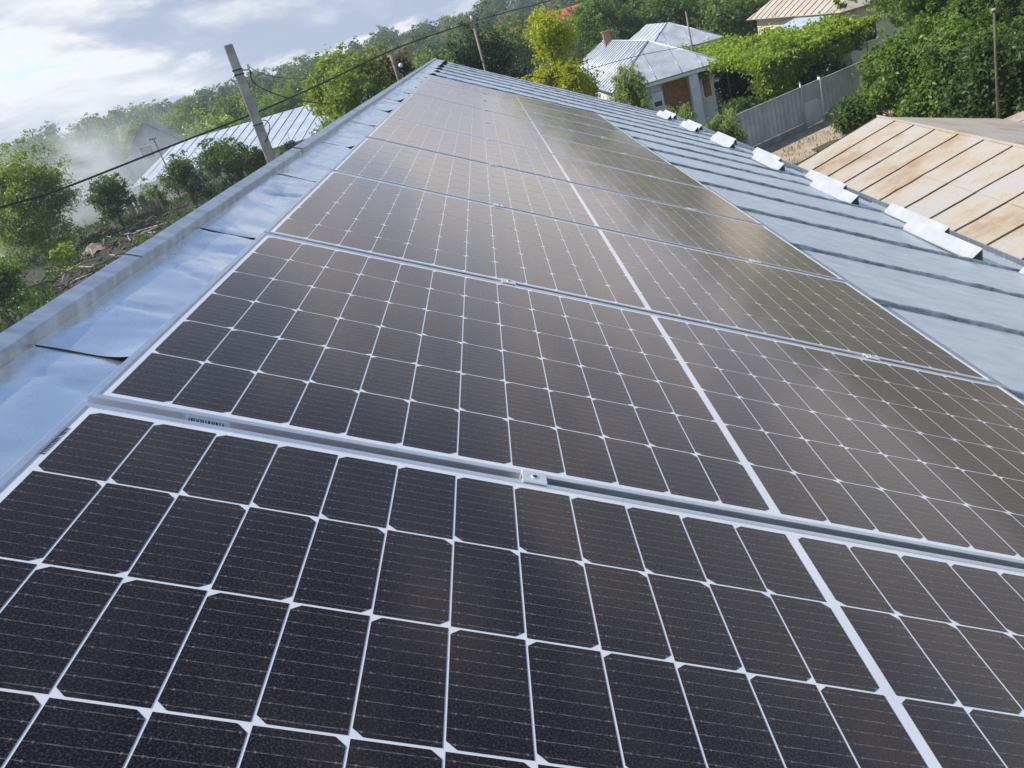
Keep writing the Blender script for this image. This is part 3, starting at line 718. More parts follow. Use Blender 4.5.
def trunk_mesh(h, base, r, lc, q, thick, lean=(0, 0), nb=7):
    b = MB(); top = np.array([lean[0], lean[1], base + (h - base) * .55])
    z = np.linspace(-.25, 1, 7); pts = []
    for t in z: pts.append((top[0] * max(t, 0) + q.normal(0, .02), top[1] * max(t, 0) + q.normal(0, .02), top[2] * t if t > 0 else t))
    b.tube(pts, [thick * (1.25 if t < .02 else 1 - .72 * t) for t in z], 7)
    for i in range(min(nb, len(lc))):
        s = q.uniform(.35, .9); p0 = np.array([top[0] * s, top[1] * s, top[2] * s]); p2 = lc[i]; p1 = (p0 + p2) / 2 + np.array([0, 0, -.08 * h]) * q.uniform(.2, 1)
        b.tube([p0, p1, p2, p2 + (p2 - p1) * .5], [thick * .42, thick * .30, thick * .17, thick * .05], 5)
    return b
def tree(name, label, cat, loc, h, r, pal='mid', base=None, lobes=9, clumps=260, per=34, spread=None, leaf=.12, aspect=.55, seed=1, thick=None, squash=1.0, group=None, shell=.75, top=1.0, trunk=True, nb=7):
    if base is None: base = h * .22
    x, y = loc[:2]; z = loc[2] if len(loc) > 2 else float(terrain(x, y))
    o = thing(name, label, cat, (x, y, z), (0, 0, 0), group)
    P, nrm, idx, lc, q = crown_points(h, r, base, lobes, clumps, per, spread or r * .13, seed, squash, shell, top)
    keep = P[:, 2] > .02; P, nrm, idx = P[keep], nrm[keep], idx[keep]
    n = len(P); L_ = leaf * q.uniform(.65, 1.3, n)
    leaf_object('crown', P, nrm, L_, L_ * aspect, tints(n, pal, idx, q), o)
    if trunk: trunk_mesh(h, base, r, lc, q, thick or max(.03, h * .018), nb=nb).build('trunk', M_bark, o)
    return o
def az_tree(name, label, cat, az, d, top_el, r, pal, **kw):
    """tree standing d metres out on bearing az whose top reaches the elevation angle top_el seen from the roof"""
    x, y = polar(az, d); z = float(terrain(x, y)); ztop = CAM[2] + d * math.tan(R(top_el))
    return tree(name, label, cat, (x, y, z), max(.5, ztop - z), r, pal, **kw)

# --- left side of the ridge
az_tree('willow_tree', 'pale green feathery tree at the left edge of the picture', 'tree', -29.3, 58, .5, 3.2, 'light', base=.6, lobes=18, clumps=700, per=46, leaf=.20, aspect=.34, seed=21, spread=.34)
az_tree('broad_tree', 'darker broad tree behind the pale feathery tree at the far left', 'tree', -29.6, 84, 1.1, 3.6, 'mid', lobes=12, clumps=380, per=34, leaf=.30, seed=22)
az_tree('broad_tree', 'dark green tree right of the pale feathery tree, beside the smoke', 'tree', -26.6, 92, .35, 2.9, 'deep', lobes=10, clumps=300, per=30, leaf=.30, seed=23)
az_tree('small_tree', 'small dark tree with a leaning trunk right of the pale feathery tree', 'tree', -24.7, 60, -1.85, 1.5, 'deep', base=.9, lobes=8, clumps=200, per=34, leaf=.16, seed=24, thick=.10)
az_tree('bush', 'low round bush between the small dark tree and the plank fence', 'bush', -22.4, 63, -2.95, 1.15, 'mid', base=.1, lobes=6, clumps=130, per=30, leaf=.15, seed=25)
az_tree('bush', 'dense dark bush in front of the long pale roof, left of a bigger one', 'bush', -20.2, 59, -2.15, 1.55, 'deep', base=.1, lobes=9, clumps=240, per=36, leaf=.15, seed=26)
az_tree('bush', 'biggest dark bush in front of the long pale roof', 'bush', -17.7, 57, -2.0, 1.75, 'deep', base=.1, lobes=11, clumps=330, per=36, leaf=.15, seed=27)
az_tree('bush', 'dark bush just left of the concrete pole', 'bush', -15.9, 55, -2.7, 1.2, 'deep', base=.1, lobes=8, clumps=210, per=34, leaf=.15, seed=28)
az_tree('bush', 'little spiky bush just right of the concrete pole', 'bush', -13.7, 44, -2.6, .8, 'blue', base=.1, lobes=5, clumps=90, per=26, leaf=.16, aspect=.3, seed=29)
az_tree('sapling', 'bright yellow green sapling among the rubble', 'sapling', -28.4, 50, -4.75, .62, 'vine', base=.45, lobes=4, clumps=46, per=22, leaf=.13, seed=30, thick=.035)
az_tree('bush', 'leafy green bush at the left edge close to the ridge', 'bush', -32.6, 41, -4.7, 1.35, 'walnut', base=.1, lobes=7, clumps=200, per=34, leaf=.14, seed=31)
for i, (az, d, el, r, pal, lab) in enumerate([
        (-13.0, 92, .75, 2.2, 'walnut', 'leafy tree nearest the concrete pole, behind the right end of the long pale roof'),
        (-9.9, 38, 1.2, 1.2, 'light', 'light green leafy tree, second right of the concrete pole'),
        (-8.9, 36, 1.85, 1.9, 'light', 'tallest light green tree rising above the ridge'),
        (-7.0, 37, 1.15, 1.6, 'olive', 'olive green tree right of the tallest tree on the ridge'),
        (-5.9, 41, .9, 1.1, 'brown', 'brownish dead leaved tree behind the white globe lamp'),
        (-3.9, 43, .15, 1.7, 'walnut', 'green tree between the globe lamp and the dark evergreen'),
        (-9.9, 33, -2.1, .7, 'walnut', 'bright bush at the foot of the ridge trees, beside the long pale roof')]):
    az_tree('leafy_tree' if 'bush' not in lab else 'bush', lab, 'tree' if 'bush' not in lab else 'bush', az, d, el, r, pal, base=.8, lobes=13, clumps=430, per=40, leaf=.15, aspect=.5, seed=40 + i, spread=.20, group='leafy trees behind the ridge')
for i, (az, d, el, r, lab) in enumerate([(-9.0, 30, -2.15, .55, 'lowest of three whitish bushes along the ridge, leftmost'), (-7.7, 31, -1.75, .6, 'middle whitish bush along the ridge'), (-6.7, 32, -1.45, .55, 'rightmost whitish bush along the ridge, left of the globe lamp')]):
    az_tree('pale_bush', lab, 'bush', az, d, el, r, 'pale', base=1.6, lobes=6, clumps=110, per=34, leaf=.11, seed=60 + i, spread=.13, group='whitish bushes by the ridge')
az_tree('dark_evergreen', 'nearly black evergreen at the far end of the roof', 'tree', .0, 45, .6, 2.3, 'dark', base=.3, lobes=16, clumps=950, per=46, leaf=.15, aspect=.35, seed=70)
az_tree('yellow_tree', 'tall yellow green tree behind the far corner of the panels', 'tree', 4.6, 38, .05, 1.3, 'yellow', base=1.2, lobes=15, clumps=560, per=44, leaf=.13, seed=71, spread=.19)
az_tree('yellow_tree', 'lower yellow green tree right of the tall one', 'tree', 5.0, 36, -2.9, .62, 'yellow', base=.8, lobes=9, clumps=300, per=40, leaf=.13, seed=72, spread=.18)
az_tree('leafy_tree', 'mid green tree just right of and behind the yellow tree', 'tree', 7.3, 68, .3, 2.2, 'walnut', base=1.0, lobes=12, clumps=380, per=36, leaf=.18, seed=73)

# --- willow shoots in front of the white house
def willow(label, az, d, top_el, r, n, seed, pal='willow'):
    x, y = polar(az, d); z = float(terrain(x, y)); h = CAM[2] + d * math.tan(R(top_el)) - z
    o = thing('willow_shrub', label, 'shrub', (x, y, z), (0, 0, 0), 'feathery shrubs by the white house')
    q = np.random.default_rng(seed); C_ = []; Nn = []; sid = []; st = MB()
    for i in range(n):
        a = q.uniform(0, 6.28); e = q.uniform(.15, 1); hh = h * q.uniform(.55, 1.0)
        t = np.linspace(0, 1, 26); rad = r * e * t ** 1.3
        zz = hh * np.where(t < .72, np.sin(t / .72 * math.pi / 2), 1 - ((t - .72) / .28) ** 1.5 * q.uniform(.15, .45))
        pts = np.stack([rad * math.cos(a), rad * math.sin(a), zz], 1)
        if i % 4 == 0: st.tube(pts[::3], list(np.linspace(.022, .004, len(pts[::3]))), 4)
        for k in range(6, 26):
            m = 12; C_.append(pts[k] + q.normal(0, .07, (m, 3)) + np.array([0, 0, -.05])); Nn.append(q.normal(size=(m, 3))); sid += [i] * m
    C_ = np.concatenate(C_); Nn = np.concatenate(Nn); sid = np.array(sid); m = len(C_); L_ = .19 * q.uniform(.6, 1.3, m)
    leaf_object('crown', C_, Nn, L_, L_ * .17, tints(m, pal, sid, q), o, droop=.55)
    st.build('stem', M_bark, o)
willow('tall feathery shrub in front of the ribbed roof slope', 8.7, 30, -4.4, .85, 44, 81)
willow('feathery shrub below the lattice door of the white house', 11.2, 29, -7.5, .9, 40, 82)
willow('drooping feathery shrub at the left end of the grey fence', 13.7, 29.5, -8.7, .75, 44, 83)
willow('low feathery shrub left of the ribbed roof slope', 7.3, 30, -6.0, .9, 40, 84)

# --- backdrop of trees behind the houses
rb = np.random.default_rng(77)
spots = [(1.8, 88, -.5), (4.3, 112, -.75), (8.6, 84, .3), (10.6, 88, .6), (12.5, 92, .4), (14.6, 86, .2), (16.4, 90, -.2), (18.6, 84, -.4), (20.8, 88, -.4), (9.4, 70, -1.6), (13.8, 76, -1.2), (15.4, 72, -2.2), (17.2, 74, -2.3), (6.6, 100, -.45), (23.4, 66, -.9), (26.2, 64, -1), (29.4, 60, -1), (32.5, 58, -1), (-1.9, 82, -.3), (11.6, 74, -1.2)]
where = ['behind the gap right of the dark evergreen', 'far behind the yellow tree', 'behind the brick chimney', 'behind the ribbed roof of the white house', 'above the rear hipped roof', 'behind the rear wing of the white house', 'behind the vine arbour, left end', 'left of the beige house', 'right behind the beige house', 'close behind the brick chimney', 'low behind the rear hipped roof', 'low behind the vine arbour', 'right behind the vine arbour', 'behind the yellow tree and the red roofs', 'behind the walnut trees, leftmost', 'behind the walnut trees, second from the left', 'behind the walnut trees, third from the left', 'behind the walnut trees, at the right edge', 'left of the dark evergreen, farther back', 'half hidden by the ridge of the white house']
for i, ((az, d, el), wh) in enumerate(zip(spots, where)):
    pal = ['mid', 'deep', 'deep', 'mid', 'deep', 'mid', 'walnut', 'deep'][i % 8]
    az_tree('backdrop_tree', 'green tree ' + wh, 'tree', az, d, el, 3.1 + rb.uniform(-.3, .8), pal, base=.7, lobes=13, clumps=300, per=30, leaf=.30, seed=100 + i, group='trees behind the houses', spread=.42)
rows = [(-24.6, 118, .1, 'mid', 'far left of the smoke'), (-22.6, 122, .35, 'light', 'just left of the grey gable'), (-18.9, 112, -.05, 'mid', 'right of the grey gable'), (-17.6, 104, -.3, 'vine', 'yellowish, above the long pale roof'), (-16.0, 110, .1, 'mid', 'behind the concrete pole'), (-13.9, 104, .0, 'walnut', 'right of the concrete pole'), (-12.2, 108, .2, 'mid', 'above the right end of the long pale roof'), (-19.9, 128, .3, 'deep', 'behind the grey gable'), (-15.0, 128, .2, 'olive', 'far behind the concrete pole')]
for i, (az, d, el, pal, wh) in enumerate(rows):
    az_tree('roadside_tree', 'round green tree ' + wh, 'tree', az, d, el, 3.2, pal, base=.6, lobes=11, clumps=260, per=28, leaf=.36, seed=140 + i, group='trees behind the long pale roof', spread=.42)

# --- walnuts and shrubs at the right
for i, (az, d, el, r, pal, nm, lab) in enumerate([
        (27.0, 41, -2.0, 3.0, 'walnut', 'walnut_tree', 'large walnut tree at the right end of the grey fence'),
        (30.2, 40, -1.8, 3.1, 'walnut', 'walnut_tree', 'large walnut tree behind the thin rusty post'),
        (33.2, 37, -2.0, 3.0, 'deep', 'walnut_tree', 'darker walnut tree at the right edge of the picture'),
        (24.4, 38.5, -7.4, 1.2, 'walnut', 'bush', 'leafy bush hanging over the right end of the fence'),
        (25.6, 33.5, -7.2, 1.45, 'walnut', 'bush', 'bright leafy bush behind the left end of the rusty roof'),
        (28.0, 32.5, -7.2, 1.6, 'walnut', 'bush', 'leafy bush in the middle behind the rusty roof'),
        (29.8, 31, -8.0, 1.8, 'deep', 'bush', 'dark leafy bush behind the right end of the rusty roof'),
        (21.9, 34.5, -10.2, .62, 'deep', 'bush', 'low dark plant on the lane by the rusty roof')]):
    sc = r / 3.0
    az_tree(nm, lab, 'tree' if nm != 'bush' else 'bush', az, d, el, r, pal, base=.9 if nm != 'bush' else .1, lobes=int(10 + 8 * sc), clumps=int(300 + 760 * sc), per=44, leaf=.16, aspect=.5, seed=160 + i, spread=.20, shell=.9)

# --- vine arbour behind the fence
def arbour():
    x0, y0 = polar(18.5, 44.5); ang = R(33)
    o = thing('vine_arbour', 'long arbour roofed with bright green vine behind the grey fence', 'arbour', (x0, y0, GROUND), (0, 0, ang))
    q = np.random.default_rng(31); Lx, Ly, H = 8.4, 9.0, 2.75
    n = 46000
    bump = lambda x, y: (.24 * np.sin(1.6 * x + 1) * np.sin(1.9 * y) + .10 * np.sin(6.1 * x) * np.cos(5 * y)) + .12 * np.sin(4.3 * x + 2 * y)
    x = q.uniform(-Lx / 2, Lx / 2, n); y = q.uniform(-1.5, Ly, n); z = H + bump(x, y) + q.normal(0, .13, n) + np.where(q.random(n) < .06, q.uniform(0, .4, n), 0)
    # curtain hanging down the front, ragged
    m = 19000; xc = q.uniform(-Lx / 2, Lx / 2, m); dep = (1.9 * ss(2.6, .8, xc) + .55 + .5 * np.sin(3 * xc) + .3 * np.sin(7.1 * xc))
    yc = -1.5 + q.normal(0, .2, m); zc = H + .1 - np.abs(q.random(m)) ** .9 * np.clip(dep, .25, 2.2)
    P = np.stack([np.concatenate([x, xc]), np.concatenate([y, yc]), np.concatenate([z, zc])], 1)
    cell = (np.floor(P * 2.2) * np.array([1, 57, 131])).sum(1).astype(int); _, idx = np.unique(cell, return_inverse=True)
    nrm = q.normal(size=P.shape) * .7 + np.array([0, -.3, .7])
    L_ = .15 * q.uniform(.6, 1.25, len(P))
    leaf_object('foliage', P, nrm, L_, L_ * .85, tints(len(P), 'vine', idx, q), o)
    for px in np.linspace(-Lx / 2 + .2, Lx / 2 - .2, 5):
        for py in (-1.3, 2.2, 6.2):
            b = MB(); b.tube([(px, py, -.1), (px, py, H - .06)], .035, 6); b.build('post', M_wood, o)
    b = MB()
    for py in (-1.3, 2.2, 6.2): b.tube([(-Lx / 2, py, H - .05), (Lx / 2, py, H - .05)], .022, 5)
    b.build('cross_wire', M_wood, o)
arbour()
# low garden growth between arbour and fence
az_tree('bush', 'dark green bush behind the left part of the grey fence', 'bush', 15.2, 38.6, -8.2, 1.2, 'deep', base=.1, lobes=8, clumps=260, per=36, leaf=.14, seed=190)
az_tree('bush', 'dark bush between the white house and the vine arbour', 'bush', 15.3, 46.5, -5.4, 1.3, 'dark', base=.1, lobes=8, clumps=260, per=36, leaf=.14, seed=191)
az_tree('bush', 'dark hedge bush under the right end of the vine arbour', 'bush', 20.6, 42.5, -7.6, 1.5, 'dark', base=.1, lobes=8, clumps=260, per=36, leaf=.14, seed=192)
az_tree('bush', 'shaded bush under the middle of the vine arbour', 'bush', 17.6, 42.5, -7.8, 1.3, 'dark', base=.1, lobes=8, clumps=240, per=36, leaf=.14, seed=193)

# --- the wood along the horizon: copies of four trees
def far_wood():
    q = np.random.default_rng(55); protos = []
    for i, (pal, r, h) in enumerate([('mid', 4.4, 9.5), ('deep', 4.8, 11), ('blue', 4.2, 10), ('olive', 4.0, 8.5)]):
        protos.append(tree('wood_tree', 'tree of the distant green wood along the horizon', 'tree', (0, 0, 0), h, r, pal, base=.4, lobes=9, clumps=120, per=18, leaf=.75, aspect=.7, seed=200 + i, spread=.75, group='trees of the distant wood', nb=3))
    first = [True] * 4; k = 0
    for ring, (d0, n) in enumerate([(185, 44), (240, 62), (310, 74), (385, 82)]):
        for j in range(n):
            az = -36 + 66 * (j + q.uniform(-.35, .35)) / (n - 1)
            if ring < 2 and az > 12 and q.random() < .5: continue
            if ring == 0 and 2.0 < az < 8.5: continue
            d = d0 + q.uniform(-24, 24); x, y = polar(az, d); i = int(q.integers(0, 4)); p = protos[i]; s = q.uniform(.68, .98) * (.86 if ring == 0 else 1)
            if first[i]: o = p; first[i] = False
            else:
                o = p.copy(); COL.objects.link(o)
                for ch in p.children:
                    c = ch.copy(); COL.objects.link(c); c.parent = o
            o.location = (x, y, float(terrain(x, y)) - .1); o.rotation_euler = (0, 0, q.uniform(0, 6.28)); o.scale = (s, s, s * q.uniform(.9, 1.1))
far_wood()

# ------------------------------------------------------------------ buildings at the left and far away
def build_long_shed():
    U = np.array([-28.4, 78.8]); D = np.array([.98, -.2]); D /= np.linalg.norm(D); Pp = np.array([D[1], -D[0]])   # towards us
    ang = math.atan2(D[1], D[0]); Ln = 21.0; run = 8.0
    zg = float(terrain(-28, 74)); zr, ze = -1.45, -3.62
    o = thing('long_shed', 'long shed with a pale ribbed metal roof behind the dark bushes', 'shed', (U[0], U[1], zg), (0, 0, ang))
    b = MB(); b.quadbox([(0, 0, zr - zg), (Ln, 0, zr - zg), (Ln, -run, ze - zg), (-.6, -run, ze - zg)], .06); b.quadbox([(0, .02, zr - zg), (Ln, .02, zr - zg), (Ln, 6, ze - zg), (0, 6, ze - zg)], .06)
    rf = b.build('roof', M_whiteroof, o)
    b = MB()
    for i in range(20):
        x = .4 + i * 1.08; b.tube([(x, 0, zr - zg + .02), (x - .03, -run, ze - zg + .02)], .035, 5)
    b.build('roof_rib', M_seam, rf)
    b = MB(); b.prism([(-run + .5, -.3), (5.6, -.3), (5.6, ze - zg - .05), (0, zr - zg - .12), (-run + .5, ze - zg - .02)], 'x', .3, Ln - .3); b.build('wall', M_wall, o)
build_long_shed()

def gable_house(name, label, az, d, wd, ln, eave, ridge, wallm, roofm, rot=0.0, win=None, z=None, group=None):
    x, y = polar(az, d); zg = float(terrain(x, y)) if z is None else z
    o = thing(name, label, 'house', (x, y, zg), (0, 0, R(rot)), group)
    b = MB(); b.prism([(-wd / 2, -.3), (wd / 2, -.3), (wd / 2, eave), (0, ridge - .06), (-wd / 2, eave)], 'y', 0, ln); b.build('wall', wallm, o)
    b = MB(); k = (ridge - eave) / (wd / 2); e = .35
    for sx in (-1, 1): b.quadbox([(0, -e, ridge), (0, ln + e, ridge), (sx * (wd / 2 + e), ln + e, eave - k * e + .05), (sx * (wd / 2 + e), -e, eave - k * e + .05)], .08)
    b.build('roof', roofm, o)
    if win:
        for (a, c, z0, z1) in win: window(o, a, c, -.02, z0, z1)
    return o
gable_house('grey_house', 'grey gabled house with one dark window, half hidden by smoke', -21.2, 100, 5.8, 10, 5.2, 7.9, M_grey, M_greyroof, 16, [(-1.5, -.1, 4.2, 5.6)])
gable_house('red_roofed_house', 'distant house with a red roof left of the yellow tree', 4.1, 138, 5.0, 6.0, 4.1, 6.1, M_beige, M_redroof, 84, None)
gable_house('red_roofed_house', 'distant house with a red roof at the top edge above the yellow tree', 6.9, 140, 5.0, 6.0, 4.4, 6.6, M_beige, M_redroof, 75, None)
gable_house('small_house', 'small whitish house between the dark evergreen and the yellow tree', 2.35, 98, 5, 8, 2.9, 4.7, M_wallw, M_zincroof, 60, [(-.7, .3, 1.2, 2.3)])
gable_house('ruddy_house', 'faraway house with a ruddy roof among the trees behind the pole', -15.6, 150, 8, 10, 3.5, 5.6, M_beige, M_rust, 80, None)
def build_beige():
    o = thing('beige_house', 'beige house with a rusty hipped roof and a blue grey porch at the top right', 'house', (19.4, 45.6, GROUND), (0, 0, R(3)))
    b = MB(); hip(b, -.5, 7.0, -.4, 13.5, 3.15, 5.5); rf = b.build('roof', M_rust, o)
    for i in range(14):
        y = .4 + i * .95; k = min(1, (y + .4) / 3.75, (13.5 - y) / 3.75); MB().tube([(-.5, y, 3.17), (-.5 + 3.75 * k, y, 3.17 + 2.35 * k)], .022, 4).build('roof_rib', M_rustdark, rf)
    b = MB(); b.box((0, 0, 0), (6.5, 13, 3.08)); b.build('wall', M_beige, o)
    window(o, .5, 1.5, -.02, 1.3, 2.5); window(o, 3, 4.2, -.02, 1.3, 2.5)
    b = MB(); b.quadbox([(-.52, .2, 3.05), (-.52, 5.4, 3.05), (-2.6, 5.4, 2.55), (-2.6, .2, 2.55)], .05); p = b.build('porch_roof', M_whiteroof, o)
    b = MB()
    for y in (.4, 2.8, 5.2): b.box((-2.5, y - .06, 0), (-2.38, y + .06, 2.52))
    b.build('porch_post', M_whitepaint, o)
    b = MB(); b.box((-.03, .8, .9), (-.003, 2.2, 2.3)); wn = b.build('window', M_whitepaint, o); b = MB(); b.box((-.04, .88, .98), (-.031, 2.12, 2.22)); b.build('pane', M_pane, wn)
build_beige()

# ------------------------------------------------------------------ poles, lamp, wires
def build_pole():
    x, y = polar(-14.85, 25); z = float(terrain(x, y)); h = CAM[2] + 25 * math.tan(R(3.25)) - z
    o = thing('utility_pole', 'tapered concrete utility pole standing left of the ridge', 'pole', (x, y, z), (0, 0, R(12)))
    b = MB(); n = 8; P = []
    for t in np.linspace(-.03, 1, n):
        a = .17 - .055 * t; c = .14 - .045 * t
        P.append([(sx * a * k1, sy * c * k2, t * h) for sx, sy, k1, k2 in ((-1, -1, .86, 1), (1, -1, .86, 1), (1, -1, 1, .86), (1, 1, 1, .86), (1, 1, .86, 1), (-1, 1, .86, 1), (-1, 1, 1, .86), (-1, -1, 1, .86), (-1, -1, .86, 1))])
    P = np.array(P); b.grid(P, 0, False); b.add([tuple(p) for p in P[-1][:-1]], [tuple(range(8))]); b.build('shaft', M_polec, o)
    b = MB(); zc = h - .78
    for dz in (0, .12): b.box((-.135, -.115, zc + dz), (.135, .115, zc + dz + .035))
    b.tube([(.12, 0, zc + .1), (.30, -.02, zc + .06), (.33, -.02, zc - .05)], .018, 6); br = b.build('bracket', M_dark, o)
    b = MB(); b.tube([(.31, -.02, zc + .09), (.31, -.02, zc + .2)], [.045, .03], 8); b.build('insulator', M_whitepaint, br)
    b = MB(); zl = h - 2.3
    a = np.linspace(0, math.pi * 1.5, 14); b.tube([(.15 + .14 * math.sin(t) , -.13, zl + .28 * math.cos(t * .67)) for t in a], .014, 6)
    b.box((-.15, -.13, zl + .2), (.15, .13, zl + .225)); b.build('cable_loop', M_dark, o)
    return np.array([x, y, z]), h
PB, PH = build_pole()
def cable(name, label, pts, r, sag=0.0):
    pts = [np.array(p, float) for p in pts]; out_ = []
    n = len(pts)
    for i in range(n - 1):
        p0, p1, p2, p3 = pts[max(i - 1, 0)], pts[i], pts[i + 1], pts[min(i + 2, n - 1)]
        for t in np.linspace(0, 1, 14, endpoint=(i == n - 2)):
            q = .5 * ((2 * p1) + (-p0 + p2) * t + (2 * p0 - 5 * p1 + 4 * p2 - p3) * t * t + (-p0 + 3 * p1 - 3 * p2 + p3) * t ** 3)
            if sag: q = q - np.array([0, 0, sag * 4 * t * (1 - t)])
            out_.append(q)
    b = MB(); b.tube(out_, r, 6); return tag(b.build(name, M_rubber), label, 'cable')
def pel(az, d, el): x, y = polar(az, d); return (x, y, CAM[2] + d * math.tan(R(el)))
cable('overhead_cable', 'thick black cable sagging across the left background and over the ridge', [pel(-45, 20, -.8), pel(-36, 21.5, -1.5), pel(-30.3, 22.5, -1.72), pel(-27, 23.5, -1.75), pel(-21, 25.5, -1.32), pel(-14.6, 28, -.83), pel(-9.7, 31, -.25), pel(-4.8, 34, .42), pel(.4, 39, .6), pel(4.6, 44, .5), pel(9, 49, .5), pel(14, 58, .6)], .028)
cable('service_wire', 'thin wire from the pole bracket down into the ridge trees', [tuple(PB + np.array([.3, 0, PH - .78])), pel(-14.1, 25.6, .69), pel(-12.7, 27, -.46), pel(-10.5, 30, -1.5), pel(-9, 33, -1.9)], .016)
cable('service_wire', 'second thin wire from the pole top into the trees', [tuple(PB + np.array([.3, 0, PH - .62])), pel(-13.2, 26, 1.0), pel(-11.4, 29, .3), pel(-9.4, 34, -.1)], .009)
cable('service_wire', 'dark wire crossing above the roofs of the white house', [pel(2.5, 33, -3.4), pel(4.5, 34, -4.0), pel(9.6, 37, -4.05), pel(14.7, 44, -4.4), pel(19, 50, -4.2)], .013)
cable('service_wire', 'pale wire strung behind the grey fence towards the arbour', [pel(14.2, 39, -7.4), pel(17, 41, -6.7), pel(20.5, 45, -6.1)], .010)

def post_lamp():
    x, y = polar(-5.5, 33); z = float(terrain(x, y)); h = CAM[2] + 33 * math.tan(R(-.45)) - z
    o = thing('street_lamp', 'white globe lamp on a brown post behind the ridge', 'street lamp', (x, y, z))
    b = MB(); b.tube([(0, 0, -.2), (0, 0, h - .2), (-.04, 0, h + .35)], [.10, .085, .07], 8); b.build('post', M_wood, o)
    b = MB(); b.tube([(0, 0, h - .2), (.12, -.05, h - .12), (.22, -.1, h - .1)], .02, 6); a = b.build('arm', M_dark, o)
    b = MB(); n = 8
    b.tube([(.20, -.10, h - .1 + .08 * math.cos(t)) for t in np.linspace(.05, math.pi - .05, n)], [.08 * math.sin(t) for t in np.linspace(.05, math.pi - .05, n)], 14); b.build('lamp_globe', M_whitepaint, o)
post_lamp()
def thin_pole(label, az, d, el0, el1, r, m, lean=0.0, name='wooden_pole', rot=0):
    x, y = polar(az, d); z = float(terrain(x, y)); h = CAM[2] + d * math.tan(R(el1)) - z
    o = thing(name, label, 'pole', (x, y, z), (0, 0, rot))
    b = MB(); b.tube([(0, 0, -.3), (lean * .5, .02, h * .5), (lean, 0, h)], [r * 1.15, r, r * .85], 8); b.build('shaft', m, o)
    return o, h
o, h = thin_pole('thin grey pole standing in front of the nearly black evergreen', -.05, 36, 0, .72, .055, M_wood)
b = MB(); b.box((-.22, -.04, h - .12), (.22, .04, h - .05)); b.build('crossarm', M_wood, o); b = MB(); b.tube([(.0, -.05, h - .02), (0, -.05, h + .16)], [.05, .03], 8); b.build('insulator', M_whitepaint, o)
o, h = thin_pole('thin rusty post rising behind the rusty roof at the right', 29.35, 27, 0, -6.55, .036, M_bark)
b = MB(); b.tube([(0, 0, h), (0, 0, h + .06)], [.07, .05], 8); b.build('cap', M_conc, o)
thin_pole('slim dark mast between the two hipped roofs', 12.85, 46.5, 0, -2.3, .05, M_wood)
o, h = thin_pole('slim lamp post in front of the long pale roof', -20.9, 66, 0, -.62, .05, M_wood, -.15)
b = MB(); b.box((-.42, -.12, h - .02), (.02, .12, h + .1)); b.build('lamp_head', M_conc, o)
thin_pole('leaning grey post in the rubble at the far left', -31.0, 50, 0, -4.25, .05, M_paleb, -.35)

